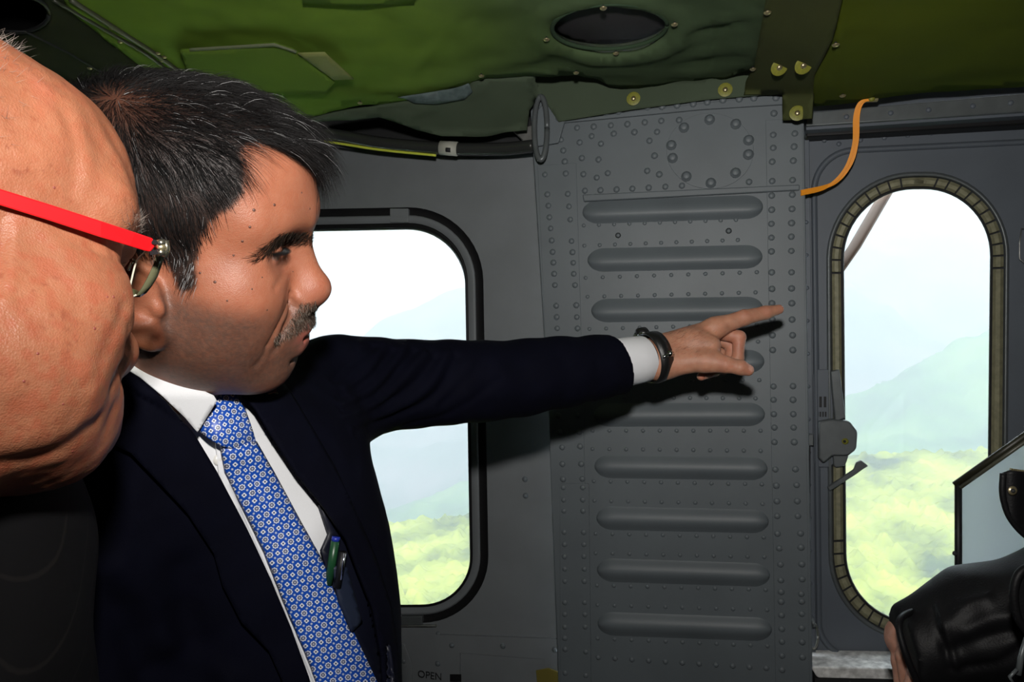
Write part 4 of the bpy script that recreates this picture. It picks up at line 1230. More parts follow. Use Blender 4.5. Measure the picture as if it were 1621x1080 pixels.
facial('eyebrow', MID, HV, HQ, HN, [(400, 411), (420, 388), (446, 370), (480, 366), (503, 373), (503, 386), (484, 388), (458, 387), (432, 398), (410, 414)], 2300, (-.75, -.35, -.05), .0072, dk_, .00012, 41, man, .25, .2)
# lashes along the upper lid
la = np.linspace(-.95, .95, 90); lc = np.array([.0660, .0330, .0])
for sg in (-1, 1):
    rt0 = np.stack([lc[0] + .0137 * np.cos(la), sg * (lc[1] + .0137 * np.sin(la)), -.0002 + .0014 + .10 * (.0137 * np.cos(la))], 1)
    dd0 = np.stack([np.cos(la), sg * np.sin(la), -.35 + 0 * la], 1)
    strands('eyelash', h2w(MID, rt0), dd0 @ MID['R'].T, np.full(90, .0060), np.full((90, 3), .010), .00013, man, np.tile([0, 0, .25], (90, 1)) @ MID['R'].T, 3)
facial('moustache', MID, HV, HQ, HN, [(474, 482), (484, 478), (500, 478), (506, 494), (498, 514), (480, 523), (456, 535), (440, 545), (433, 547), (436, 535), (453, 516), (466, 499)], 6500, (.10, -.25, -1), .0031,
       lambda r, n: np.where(r.random((n, 1)) < .22, np.array([.26, .22, .18]) * r.uniform(.7, 1.3, (n, 1)), np.array([.040, .027, .019]) * r.uniform(.6, 1.6, (n, 1))), .00012, 43, man, .35, .3)

# fine hair on the back of the pointing hand
hw_ = np.exp(-(((hdV - Wr(1085, 540, 1.08)) / [.035, .03, .022]) ** 2).sum(1)) * (hN[:, 1] < -.1)
rt3, vi3 = sample_surface(hdV, hdQ, np.where(hw_ > .1, hw_, 0), 380, 61)
r3 = np.random.default_rng(62); d3 = np.array([.8, -.1, .5]) + r3.normal(0, .3, (380, 3)); nn3 = hN[vi3]; d3 -= nn3 * (d3 * nn3).sum(1)[:, None] * .9; d3 /= np.linalg.norm(d3, axis=1)[:, None]
strands('hand_hair', rt3, d3 + nn3 * .18, .0075 * r3.uniform(.5, 1.2, 380), np.tile([.05, .03, .02], (380, 1)), .00006, man, None, 2)

# ---------------------------------------------------------------- the older man's head
old = empty('person', 'bald older man in profile with red-framed glasses at the left edge', 'person', loc=(-.33, .33, CZ - .4))
LV, LQ = build_head(LS)
LN = vnormals(LV, LQ)
for pts, w, a in [([(.058, -.066, .004), (.040, -.074, .010)], .0022, -.0007), ([(.060, -.066, -.004), (.042, -.074, -.010)], .0022, -.0007), ([(.062, -.066, -.010), (.046, -.072, -.022)], .0024, -.0007),
                  ([(.080, -.040, -.045), (.062, -.058, -.072), (.040, -.060, -.092)], .004, -.0016), ([(.070, -.060, .040), (.052, -.068, .075)], .006, -.0010)]:
    LV = groove(LV, LN, pts, w, a)
preL = bvh_of(h2w(LEF, LV), LQ)
def old_line(px_pts):
    L_ = [ray_hit(preL, a, b)[0] for a, b in [tuple(q[:2]) for q in spline([(a, b, 0) for a, b in px_pts], 12)]]
    return w2h(LEF, np.array([np.array(q) for q in L_ if q is not None]))
for pp_, w, a in [([(-30, 738), (40, 728), (100, 708), (150, 668)], .0055, -.0015), ([(-20, 705), (60, 692), (120, 660), (160, 610)], .012, .0014), ([(104, 186), (118, 225), (120, 270), (112, 300)], .0036, -.0007), ([(126, 190), (138, 230), (138, 275)], .0060, .0010),
                  ([(196, 490), (186, 520), (170, 548)], .0050, -.0012), ([(204, 520), (198, 560), (180, 610)], .0050, -.0012), ([(20, 360), (16, 420), (6, 470)], .0040, .0012), ([(6, 350), (2, 410), (-8, 460)], .0035, -.0016),
                  ([(60, 400), (110, 470), (150, 520)], .012, -.0012), ([(150, 395), (175, 408), (196, 416)], .0014, -.0007), ([(160, 425), (180, 430), (198, 430)], .0014, -.0006), ([(200, 318), (210, 330), (216, 345)], .0014, -.0008)]:
    L_ = old_line(pp_)
    if len(L_) > 2: LV = groove(LV, LN, L_, w, a)
LN = vnormals(LV, LQ)
LV = LV + LN * ((value_noise3(LV, 45, 71) - .5) * .0022 + (value_noise3(LV, 140, 72) - .5) * .0009)[:, None]
LN = vnormals(LV, LQ)
LWv = h2w(LEF, LV); x, y, z = LV.T; ay = np.abs(y)
n1 = value_noise3(LV, 50, 8); n2 = value_noise3(LV, 260, 9); n3 = value_noise3(LV, 420, 10)
C2 = np.tile(np.array([.46, .205, .118]), (len(LV), 1)) * (.86 + .26 * n1)[:, None]
C2 = blend(C2, (.46, .125, .070), .45 * smooth01(.42, .75, n2) * (.35 + .65 * smooth01(.03, -.04, z)))
C2 = blend(C2, (.47, .135, .095), .65 * smooth01(.02, .08, z) * smooth01(.5, .75, n1) * smooth01(.06, .0, x))
C2 = blend(C2, (.36, .13, .075), .85 * smooth01(.74, .88, n3) * smooth01(.3, .55, n1))
C2 = blend(C2, (.40, .14, .11), .6 * np.exp(-(((LV - [.098, 0, -.074]) / [.014, .03, .010]) ** 2).sum(1)))
C2 = C2 * np.array([.74, .66, .60])
lbvh = bvh_of(LWv, LQ)
lm = [(86, 297, .0008), (38, 604, .0007), (115, 715, .0006), (150, 520, .0008), (60, 560, .0007), (170, 470, .0006), (180, 470, .0008), (100, 640, .0006)]
moles_on(lm, lbvh, mat('red_spot', (.22, .05, .035), .5), old)
b2 = np_mesh('body', LWv, LQ, M['skin_rosy'], old)
color_attr(b2, C2)
# cropped fuzz at the back of his crown and stubble at the temple
hw = smooth01(.02, -.02, LV[:, 0] - .25 * (LV[:, 2] - .06)) * (LV[:, 2] > .02)
rt2, vi2 = sample_surface(LV, LQ, hw, 5000, 51)
r2 = np.random.default_rng(52); d2_ = LN[vi2] * .8 + np.array([.3, 0, -.1]) + r2.normal(0, .35, (5000, 3)); d2_ /= np.linalg.norm(d2_, axis=1)[:, None]
strands('hair', h2w(LEF, rt2), d2_ @ LEF['R'].T, .006 * r2.uniform(.5, 1.3, 5000), np.array([.30, .25, .22]) * r2.uniform(.4, 1.6, (5000, 1)), .00007, old, None, 2)
facial('eyebrow', LEF, LV, LQ, LN, [(196, 352), (216, 338), (232, 350), (228, 372), (206, 372)], 500, (-.8, -.4, 0), .007, lambda r, n: np.array([.34, .28, .24]) * r.uniform(.6, 1.4, (n, 1)), .00008, 53, old, .3, .3)
# ================================================================ clothes and carried things
M['navy'] = mat('navy_wool', (.0018, .0021, .0075), .78, spec=.08, sheen=.0, var=.25, var_scale=30, bump=.5, bump_scale=2600)
M['navy_lining'] = mat('navy_lining', (.004, .005, .014), .5)
M['shirt'] = mat('white_shirt', (.80, .81, .83), .75, spec=.2, bump=.35, bump_scale=2200)
ARM = [(545, 616, .850, .0620), (600, 611, .885, .0600), (650, 608, .915, .0590), (710, 606, .942, .0570), (760, 603, .965, .0565), (830, 597, 1.000, .0550), (890, 589, 1.030, .0525), (940, 582, 1.055, .0495), (1000, 574, 1.085, .0470)]
adir = np.array(P(975, 576, 1.07) - P(880, 590, 1.025)); adir /= np.linalg.norm(adir)
aend = Wr(976, 577, 1.071); anrm = adir + np.array([.0, 0, .18]); anrm /= np.linalg.norm(anrm)
def torso_sdf(p, g=0.0):
    d = cap(p, Wr(345, 800, .705), Wr(402, 1230, .70), .138 - g, .158 - g)
    d = sm(d, ell(p, Wr(450, 960, .72), (.115 - g, .12 - g, .19 - g)), .05)
    d = sm(d, cap(p, Wr(285, 690, .63), Wr(350, 800, .68), .082 - g, .12 - g), .05)
    d = sm(d, cap(p, Wr(400, 720, .72), Wr(520, 630, .83), .095 - g, .068 - g), .05)
    d = sm(d, cap(p, Wr(290, 720, .63), Wr(95, 870, .56), .080 - g, .088 - g), .06)
    return d
def jacket_sdf(p):
    d = torso_sdf(p)
    arm = chain(p, [Wr(*a[:3]) for a in ARM], [a[3] for a in ARM], .01)
    arm = np.maximum(arm, ((p - aend.astype(f32)) @ anrm.astype(f32)))
    d = sm(d, arm, .035)
    ra = cap(p, Wr(100, 870, .57), Wr(118, 1280, .54), .080, .076)
    d = sm(d, ra, .022)
    d = sm(d, cap(p, Wr(203, 640, .548), Wr(112, 770, .53), .040, .048), .03)          # collar roll behind the neck
    return sm(d, cap(p, Wr(203, 640, .548), Wr(300, 740, .585), .040, .036), .03)
JV, JQ = sdf_mesh(jacket_sdf, (-.60, .36, CZ - .46), (.25, 1.16, CZ + .03), .0034)
JV = relax(JV, JQ, 2, .5)
JN = vnormals(JV, JQ)
jb0 = bvh_of(JV, JQ)
def on_surf(bvh, pts):
    out = []
    for a, b in pts:
        h = ray_hit(bvh, a, b)
        if h[0] is not None: out.append(np.array(h[0]))
    return out
def spx_line(pts, n=10): return [tuple(q[:2]) for q in spline([(a, b, 0) for a, b in pts], n)]
for k, pts in enumerate([[(528, 600), (560, 570), (592, 549)], [(536, 632), (580, 603), (622, 556)], [(542, 650), (600, 622), (655, 556)], [(550, 668), (610, 642), (660, 605), (690, 566)], [(562, 682), (640, 655), (695, 620), (722, 566)],
                         [(700, 640), (740, 600), (768, 560)], [(640, 676), (720, 650), (790, 600)]]):
    L_ = on_surf(jb0, spx_line(pts))
    if len(L_) > 2: JV = groove(JV, JN, L_, .0065, -.0042 if k < 5 else -.002)
for k, pts in enumerate([[(548, 618), (585, 586), (606, 545)], [(540, 640), (592, 612), (640, 550)], [(546, 660), (606, 632), (672, 560)], [(556, 676), (625, 648), (678, 612), (706, 560)]]):
    L_ = on_surf(jb0, spx_line(pts))
    if len(L_) > 2: JV = groove(JV, JN, L_, .0075, .0045)
# soft drape folds on the right sleeve and front
for pts, w, a in [([(190, 900), (235, 950), (262, 1010)], .014, .006), ([(130, 930), (180, 960), (230, 1060)], .012, -.006), ([(290, 900), (300, 1000), (330, 1080)], .014, -.005), ([(250, 1010), (300, 1040), (360, 1078)], .012, .005)]:
    L_ = on_surf(jb0, spx_line(pts)); JV = groove(JV, JN, L_, w, a)
JV = JV + JN * ((value_noise3(JV, 22, 61) - .5) * .004 + (value_noise3(JV, 60, 62) - .5) * .0012)[:, None]
JN = vnormals(JV, JQ); jb = bvh_of(JV, JQ)
opening = [(196, 588), (262, 640), (306, 696), (340, 752), (385, 838), (424, 922), (456, 1000), (482, 1078), (500, 1130), (545, 1215), (590, 1215), (612, 1130), (606, 1090), (596, 1010), (574, 925), (550, 862), (518, 812), (470, 752), (430, 694), (404, 650), (372, 610), (320, 560), (230, 540)]
cpx = pix(JV[JQ].mean(1)); fn_ = np.cross(JV[JQ[:, 2]] - JV[JQ[:, 0]], JV[JQ[:, 3]] - JV[JQ[:, 1]])
facing = (fn_ * (JV[JQ].mean(1) - [0, 0, CZ])).sum(1) < 0
keep = ~(in_poly(cpx, opening) & facing)
jk = np_mesh('jacket', JV, JQ[keep], M['navy'], man)
jk['label'] = 'dark navy suit jacket'
SV, SQ = sdf_mesh(lambda p: torso_sdf(p, .014), (-.60, .38, CZ - .46), (.06, 1.0, CZ + .02), .006)
SV = relax(SV, SQ, 2, .5)
sb = bvh_of(SV, SQ)
sh = np_mesh('shirt', SV, SQ, M['shirt'], man)
sh['label'] = 'white shirt'
surfJ, surfS = surf_depth(jb, .6), surf_depth(sb, .6)
def off(f, o): return lambda x, y: f(x, y) - o

# lapels and collar
colf = lambda x, y: .502 + .00031 * (x - 205) + .00016 * np.abs(y - 625)
def lapel(name, poly, o=.006, th=.0035, f=None, m=None, parent=None, roll=None, step=7):
    ob, v2, V = sheet(name, poly, off(f or surfJ, o), step, None, m or M['navy'], parent or man, th)
    return ob
inner_l = [(186, 580), (224, 602), (262, 635), (308, 690), (342, 746), (388, 832), (428, 916), (460, 994), (488, 1072), (504, 1130), (552, 1222)]
lapL = lambda x, y: np.minimum(surfJ(x, y), np.where(y < 700, colf(x, y) - .002 + np.clip(.0006 * (y - 590 - (x - 186) * .75), 0, 1), 9))
lapel('lapel', inner_l + [(530, 1230), (470, 1130), (425, 1030), (382, 984), (352, 926), (338, 876), (296, 812), (250, 762), (206, 716), (150, 690), (140, 640)], .008, f=lapL)
inner_r = [(384, 626), (404, 648), (432, 694), (472, 754), (514, 806), (548, 856)]
lapel('lapel', inner_r + [(566, 905), (590, 965), (604, 1040), (610, 1120), (582, 1222), (604, 1222), (634, 1120), (630, 1040), (618, 960), (592, 880), (566, 820), (530, 742), (500, 690), (470, 640), (440, 596), (400, 600)], .006)
lin = lambda x, y: surfS(x, y) - .010
ob = sheet('lining', [(505, 800), (520, 845), (508, 872), (526, 930), (556, 995), (600, 1090), (625, 1090), (612, 1000), (590, 925), (560, 866)], lin, 8, None, M['navy_lining'], man, .003)[0]
pk = sheet('inner_pocket', [(526, 896), (548, 898), (572, 985), (556, 1000), (536, 950)], lambda x, y: surfS(x, y) - .016, 6, None, mat('pocket_navy', (.008, .014, .035), .6), man, .003)[0]
# shirt collar: the near leaf, the band round the neck, the far tip
sheet('collar', [(196, 560), (208, 571), (238, 585), (290, 606), (338, 626), (343, 634), (330, 655), (312, 684), (292, 660), (258, 628), (222, 598), (190, 578)], colf, 6, None, M['shirt'], sh, .0025)
sheet('collar', [(352, 622), (368, 628), (378, 640), (372, 640), (356, 632)], off(surfS, .008), 4, None, M['shirt'], sh, .002)
bt = dome_mesh('shirt_button', .0052, .0022, 14); bt.materials.append(mat('pearl_button', (.75, .74, .70), .3))
h_ = ray_hit(sb, 349, 727)
if h_[0] is not None: put('shirt_button', bt, h_[0] - Vector((0, .002, 0)), sh, rot=h_[1].to_track_quat('Z', 'Y').to_matrix().to_4x4())
sheet('placket', [(340, 690), (352, 700), (362, 760), (392, 832), (432, 920), (468, 1010), (500, 1090), (486, 1090), (450, 1000), (414, 912), (376, 826), (346, 752)], off(surfS, .0025), 7, None, M['shirt'], sh, .002)

# tie with a woven foulard pattern
def tie_mat():
    m = bpy.data.materials.new('blue_silk_tie'); m.use_nodes = True
    N, L = m.node_tree.nodes, m.node_tree.links; b = N['Principled BSDF']
    at = N.new('ShaderNodeAttribute'); at.attribute_name = 'weave'
    def mth(op, a, c=None, v=None):
        q = N.new('ShaderNodeMath'); q.operation = op
        for i, s in enumerate((a, c)):
            if s is None: continue
            if isinstance(s, (int, float)): q.inputs[i].default_value = s
            else: L.new(s, q.inputs[i])
        return q.outputs[0]
    sx = N.new('ShaderNodeSeparateXYZ'); L.new(at.outputs['Vector'], sx.inputs[0])
    def cell(ox, oy):
        u = mth('SUBTRACT', mth('FRACT', mth('ADD', sx.outputs[0], 100.5 + ox)), .5)
        v = mth('SUBTRACT', mth('FRACT', mth('ADD', sx.outputs[1], 100.5 + oy)), .5)
        X = mth('ADD', mth('MULTIPLY', u, 14.5), mth('MULTIPLY', v, 22.0)); Y = mth('ADD', mth('MULTIPLY', u, 9.0), mth('MULTIPLY', v, -5.0))
        r = mth('SQRT', mth('ADD', mth('MULTIPLY', X, X), mth('MULTIPLY', Y, Y)))
        ang = mth('ARCTAN2', Y, X)
        return r, ang
    base = (.006, .068, .42); wh = (.82, .84, .88); dk = (.02, .03, .12)
    col = None
    def over(prev, colr, fac):
        mx = N.new('ShaderNodeMix'); mx.data_type = 'RGBA'; L.new(fac, mx.inputs[0]); mx.inputs[7].default_value = (*colr, 1)
        if isinstance(prev, tuple): mx.inputs[6].default_value = (*prev, 1)
        else: L.new(prev, mx.inputs[6])
        return mx.outputs[2]
    def less(r, t, soft=.5):
        q = N.new('ShaderNodeMapRange'); L.new(r, q.inputs[0]); q.inputs[1].default_value = t + soft; q.inputs[2].default_value = t - soft
        return q.outputs[0]
    r, a = cell(0, 0)
    rw = mth('SUBTRACT', r, mth('MULTIPLY', mth('COSINE', mth('MULTIPLY', a, 8)), .45))
    col = over(base, wh, less(rw, 4.3)); col = over(col, dk, less(r, 3.0)); col = over(col, (.45, .47, .55), less(r, 1.5))
    r, a = cell(0, .5)
    rw = mth('SUBTRACT', r, mth('MULTIPLY', mth('COSINE', mth('MULTIPLY', a, 4)), .5))
    col = over(col, wh, less(rw, 3.0)); col = over(col, dk, less(r, 1.4))
    for o in ((.5, 0), (.5, .5)):
        r, a = cell(*o); col = over(col, (.50, .55, .68), less(r, 1.5))
    L.new(col, b.inputs['Base Color']); b.inputs['Roughness'].default_value = .42; b.inputs['Specular IOR Level'].default_value = .5
    return m
M['tie'] = tie_mat()
ABi = np.linalg.inv(np.array([[14.5, 22.0], [9.0, -5.0]]))
def weave(o, v2, p0, rot=0.0, s=1.0):
    c, s_ = math.cos(rot), math.sin(rot); q = (v2 - np.array(p0)) @ np.array([[c, -s_], [s_, c]]).T / s
    w = q @ ABi.T
    a = o.data.attributes.new('weave', 'FLOAT_VECTOR', 'POINT')
    a.data.foreach_set('vector', np.concatenate([w, np.zeros((len(w), 1))], 1).astype(np.float32).ravel())
tl = [(350, 704), (357, 745), (384, 800), (419, 872), (454, 962), (488, 1042), (520, 1130), (552, 1225)]
trr = [(404, 700), (432, 748), (472, 822), (511, 892), (546, 962), (582, 1022), (632, 1120), (668, 1225)]
def tie_d(x, y):
    l = np.interp(y, [p[1] for p in tl], [p[0] for p in tl]); r = np.interp(y, [p[1] for p in trr], [p[0] for p in trr])
    t = np.clip((x - l) / (r - l), 0, 1)
    return surfS(x, y) - .006 - .006 * np.sin(np.pi * t) ** .6 - .006 * np.exp(-((y - 715) / 25) ** 2) + .003 * np.exp(-((t - .45) / .12) ** 2) * np.exp(-((y - 760) / 45) ** 2)
tie, v2, _ = sheet('tie', [(352, 700)] + tl + trr[::-1], tie_d, 5, None, M['tie'], man, .003)
weave(tie, v2, (360, 737), 0, 1.06); tie['label'] = 'blue silk tie with white floral pattern'
kl_ = [(346, 628), (330, 652), (314, 680), (332, 694), (352, 706), (378, 712), (404, 702), (396, 676), (386, 648), (372, 626)]
def knot_d(x, y):
    e = np.hypot((x - 362) / 46, (y - 668) / 48)
    return surfS(x, y) - .010 - .014 * np.sqrt(np.clip(1 - e ** 2, 0.02, 1))
kn, v2, _ = sheet('tie_knot', kl_, knot_d, 4, None, M['tie'], tie, .003)
weave(kn, v2, (333, 657), .22, .98)

# shirt cuff and watch on the pointing wrist
def arm_ring(c, ax, rx, rz, n=36, tilt=0):
    ax = np.asarray(ax) / np.linalg.norm(ax); s_ = np.cross(ax, [0, 0, 1.]); s_ /= np.linalg.norm(s_); t_ = np.cross(s_, ax)
    a = np.linspace(0, 2 * np.pi, n + 1)[:-1]
    return c + rx * np.cos(a)[:, None] * s_ + rz * np.sin(a)[:, None] * t_
def rings_mesh(name, rings, m, parent, closed_ends=False):
    n = len(rings[0]); V = np.concatenate(rings); Fs = []
    for i in range(len(rings) - 1):
        for j in range(n): Fs.append((i * n + j, i * n + (j + 1) % n, (i + 1) * n + (j + 1) % n, (i + 1) * n + j))
    o = mesh_obj(name, V, Fs, m, parent)
    bm = bmesh.new(); bm.from_mesh(o.data); bmesh.ops.recalc_face_normals(bm, faces=bm.faces); bm.to_mesh(o.data); bm.free()
    return o
cax = adir + np.array([0, 0, .10])
c0, c1 = Wr(950, 580, 1.062), Wr(1022, 567.5, 1.098)
rings_mesh('cuff', [arm_ring(c0, cax, .040, .0400), arm_ring(c0 * .3 + c1 * .7, cax, .0385, .0385), arm_ring(c1 - cax * .003, cax, .0372, .0376), arm_ring(c1, cax, .0358, .0362), arm_ring(c1 - cax * .004, cax, .0340, .0345), arm_ring(c0, cax, .034, .034)], M['shirt'], sh)
se = Wr(972, 577, 1.069)
wa = empty('wristwatch', 'black-strapped wristwatch with silver buckle on the pointing wrist', 'wristwatch', loc=Wr(1050, 560, 1.1))
wax = np.array([.80, .62, .12]); wax = wax / np.linalg.norm(wax)
wc = Wr(1034, 566, 1.092)
wax2 = np.array([.88, .42, .18]); wax2 /= np.linalg.norm(wax2)
def wring(off_, g): return arm_ring(wc + wax2 * off_, wax2, .0335 + g, .0380 + g, 48)
rings_mesh('strap', [wring(-.0115, .0005), wring(-.0115, .003), wring(0, .0042), wring(.0115, .003), wring(.0115, .0005), wring(0, .0002), wring(-.0115, .0005)], mat('black_strap', (.010, .010, .010), .32, spec=.6, bump=.4, bump_scale=800), wa)
nearp = wc + np.array([.004, -.036, -.001])
chrome = mat('chrome', (.8, .8, .8), .12, metal=1.0)
hb = lambda px, py, dd: np.array(P(px, py, dd))
bwv = BVHTree.FromPolygons([tuple(v.co) for v in bpy.data.objects['strap'].data.vertices], [tuple(p.vertices) for p in bpy.data.objects['strap'].data.polygons])
def near_strap(px, py, o=.001):
    h = ray_hit(bwv, px, py); dd = h[0][1] - o if h[0] is not None else 1.06
    return np.array(P(px, py, dd))
tube('buckle', [near_strap(1049, 566), near_strap(1055, 563), near_strap(1061, 562), near_strap(1067, 562)], .0026, chrome, wa, 8)
tube('buckle', [near_strap(1058, 560, .002), near_strap(1064, 560, .002)], .0046, chrome, wa, 12)
def plate_box(name, c, u, v, w, m, parent, bev=.001):
    c, u, v, w = [np.asarray(k, float) for k in (c, u, v, w)]
    V = [c + a * u + b * v + e * w for a in (-1, 1) for b in (-1, 1) for e in (-1, 1)]
    o = mesh_obj(name, V, [(0, 1, 3, 2), (4, 6, 7, 5), (0, 4, 5, 1), (2, 3, 7, 6), (0, 2, 6, 4), (1, 5, 7, 3)], m, parent, smooth=False)
    bm = bmesh.new(); bm.from_mesh(o.data); bmesh.ops.recalc_face_normals(bm, faces=bm.faces); bm.to_mesh(o.data); bm.free()
    if bev: bevel(o, bev, 2)
    return o
far = Wr(1022, 536, 1.118)
tube('watch_case', [far + np.array([-.006, 0, .000]), far + np.array([-.004, .002, .004]), far + np.array([.002, .004, .006])], [.015, .016, .014], mat('black_case', (.012, .012, .012), .3), wa, 20)
tube('crown', [Wr(1011, 533, 1.10), Wr(1016, 527, 1.10)], .0030, chrome, wa, 10)
tube('case_edge', [Wr(1030, 590, 1.085), Wr(1038, 593, 1.08), Wr(1046, 592, 1.078)], .0012, chrome, wa, 8)

# pens in the inside pocket, lapel pin
pd = float(surfS(np.array([530.]), np.array([880.]))[0]) - .018
g_ = empty('pen', 'green pen with blue end in the inside pocket beside the tie', 'pen', loc=P(528, 900, pd), group=None)
tube('barrel', [P(520, 925, pd), P(531, 855, pd)], .0040, mat('green_plastic', (.01, .06, .022), .35), g_, 12)
tube('cap_end', [P(531, 856, pd), P(532, 850, pd)], [.0041, .0038], mat('blue_plastic', (.015, .03, .30), .35), g_, 12)
g2 = empty('pen', 'black pen with chrome clip in the inside pocket nearest the jacket front', 'pen', loc=P(542, 900, pd))
tube('barrel', [P(534, 930, pd), P(543, 874, pd)], .0036, M['rubber'], g2, 12)
tube('pocket_clip', [P(540, 918, pd - .006), P(546, 876, pd - .006)], [.0008, .0013], chrome, g2, 8)
hl = ray_hit(jb, 426, 612)
ld = (hl[0][1] if hl[0] is not None else .66) - .016
pin = empty('lapel_pin', 'small red flag pin with crescent and star under the chin on lapel', 'pin', loc=P(426, 612, ld))
def px_plate(name, poly, d, th, m, parent, bev=.0):
    n = len(poly); V = [P(a, b, d) for a, b in poly] + [P(a, b, d + th) for a, b in poly]
    Fs = [tuple(range(n)), tuple(range(2 * n - 1, n - 1, -1))] + [(i, (i + 1) % n, n + (i + 1) % n, n + i) for i in range(n)]
    o = mesh_obj(name, V, Fs, m, parent, smooth=False)
    bm = bmesh.new(); bm.from_mesh(o.data); bmesh.ops.recalc_face_normals(bm, faces=bm.faces); bm.to_mesh(o.data); bm.free()
    if bev: bevel(o, bev, 2)
    return o
px_plate('flag_plate', [(412, 604), (420, 606), (428, 603), (434, 605), (440, 623), (434, 621), (426, 624), (415, 622)], ld, .0015, mat('red_enamel', (.11, .018, .014), .3), pin)
gold = mat('gold_trim', (.75, .62, .40), .25, metal=1.0)
tube('gold_edge', [P(414, 622, ld - .0005), P(420, 622.5, ld - .0005), P(426, 624.5, ld - .0005), P(434, 621.5, ld - .0005), P(440, 623.5, ld - .0005)], .0008, gold, pin, 6)
tube('crescent', [P(422.5 + 4.3 * math.cos(t), 613 + 4.3 * math.sin(t), ld - .0006) for t in np.linspace(.9, 5.4, 16)], [.0003 + .0007 * math.sin(math.pi * i / 15) for i in range(16)], gold, pin, 6)
px_plate('star', [(430 + (2.4 if i % 2 == 0 else 1.0) * math.cos(i * math.pi / 5), 612.5 + (2.4 if i % 2 == 0 else 1.0) * math.sin(i * math.pi / 5)) for i in range(10)], ld - .001, .001, gold, pin)

# ---------------------------------------------------------------- the older man's suit and glasses
def stripe_mat():
    m = bpy.data.materials.new('pinstripe_wool'); m.use_nodes = True
    N, L = m.node_tree.nodes, m.node_tree.links; b = N['Principled BSDF']
    tc = N.new('ShaderNodeTexCoord'); w = N.new('ShaderNodeTexWave'); w.inputs['Scale'].default_value = 28; w.inputs['Distortion'].default_value = .6; w.inputs['Detail Scale'].default_value = .5
    mp = N.new('ShaderNodeMapping'); mp.inputs['Rotation'].default_value = (0, .5, .3); L.new(tc.outputs['Object'], mp.inputs[0]); L.new(mp.outputs[0], w.inputs[0])
    cr = N.new('ShaderNodeValToRGB'); e = cr.color_ramp.elements; e[0].position = .985; e[0].color = (.004, .0038, .0045, 1); e[1].position = .999; e[1].color = (.009, .008, .008, 1)
    L.new(w.outputs['Fac'], cr.inputs[0]); L.new(cr.outputs[0], b.inputs['Base Color']); b.inputs['Roughness'].default_value = .8; b.inputs['Specular IOR Level'].default_value = .15
    return m
def old_sdf(p):
    d = cap(p, Wr(-150, 850, .37), Wr(-210, 1400, .37), .070, .11)
    d = sm(d, cap(p, Wr(-120, 800, .38), Wr(-420, 980, .40), .06, .09), .05)
    d = sm(d, cap(p, Wr(-30, 1010, .37), Wr(-60, 1300, .34), .040, .05), .05)
    return sm(d, cap(p, Wr(20, 868, .40), Wr(-260, 830, .40), .036, .05), .03)
OV, OQ = sdf_mesh(old_sdf, (-.75, .20, CZ - .46), (-.14, .62, CZ - .02), .006)
OV = relax(OV, OQ, 3, .5); ON = vnormals(OV, OQ)
OV = OV + ON * ((value_noise3(OV, 25, 77) - .5) * .008)[:, None]
oj = np_mesh('jacket', OV, OQ, stripe_mat(), old); oj['label'] = 'black pinstripe suit jacket'

gg = empty('glasses', 'rimless glasses with bright red temple arm worn by the bald man', 'glasses', loc=P(150, 350, .3))
def head_depth(px, py):
    h = ray_hit(lbvh, px, py); return h[0][1] if h[0] is not None else None
h0 = min([head_depth(a, b) or 9 for a, b in ((10, 320), (2, 300), (20, 330))]) - .004
h1 = .352
redm = mat('red_acetate', (.72, .006, .010), .38, spec=.5, coat=.3)
def temple():
    up = [(-130, 258), (0, 299), (80, 324), (160, 350), (214, 368), (240, 377), (250, 384)]
    dn = [(-130, 288), (0, 325), (80, 350), (160, 376), (206, 390), (228, 397), (238, 399)]
    k = len(up); V, Fs = [], []
    for i in range(k):
        t = (up[i][0] + 0) / 250; a0 = 1 / h0 + (1 / h1 - 1 / h0) * t; d = 1 / a0
        q = head_depth((up[i][0] + dn[i][0]) / 2, (up[i][1] + dn[i][1]) / 2)
        for (x_, y_), dd in ((up[i], d), (dn[i], d), (dn[i], d + .0026), (up[i], d + .0026)): V.append(P(x_, y_, dd))
    for i in range(k - 1):
        for j in range(4): Fs.append((i * 4 + j, i * 4 + (j + 1) % 4, i * 4 + 4 + (j + 1) % 4, i * 4 + 4 + j))
    Fs += [(0, 1, 2, 3), tuple(range(4 * k - 4, 4 * k))]
    o = mesh_obj('temple_arm', V, Fs, redm, gg, smooth=False)
    bm = bmesh.new(); bm.from_mesh(o.data); bmesh.ops.recalc_face_normals(bm, faces=bm.faces); bm.to_mesh(o.data); bm.free()
    bevel(o, .0006, 2)
temple()
gm = mat('gunmetal', (.45, .42, .32), .25, metal=.95)
for k, (y0, rr) in enumerate([(385, .0020), (392, .0021), (400, .0019)]):
    tube('hinge_barrel', [P(249, y0 + 1, h1 - .001), P(257, y0 - 1, h1 + .001), P(263, y0 + 1, h1 + .004)], rr, gm if k != 1 else M['brass'], gg, 10)
tube('hinge_pin', [P(262, 381, h1 + .002), P(264, 394, h1 + .003), P(260, 407, h1 + .003)], .0018, gm, gg, 8)
px_plate('temple_fork', [(238, 377), (254, 383), (254, 389), (240, 386)], h1 - .002, .003, M['rubber'], gg)
px_plate('temple_fork', [(236, 398), (252, 394), (254, 402), (238, 404)], h1 - .002, .003, M['rubber'], gg)
lens_in = [(231, 398), (219, 409), (214, 420), (209, 440), (206, 456), (208, 469), (216, 467), (224, 456), (234, 438), (242, 420), (247, 404)]
lens_out = [(248, 402), (238, 410), (232, 424), (226, 444), (219, 460), (222, 469), (231, 463), (240, 452), (249, 437), (255, 420), (259, 407)]
lens_g = bpy.data.materials.new('lens_glass'); lens_g.use_nodes = True
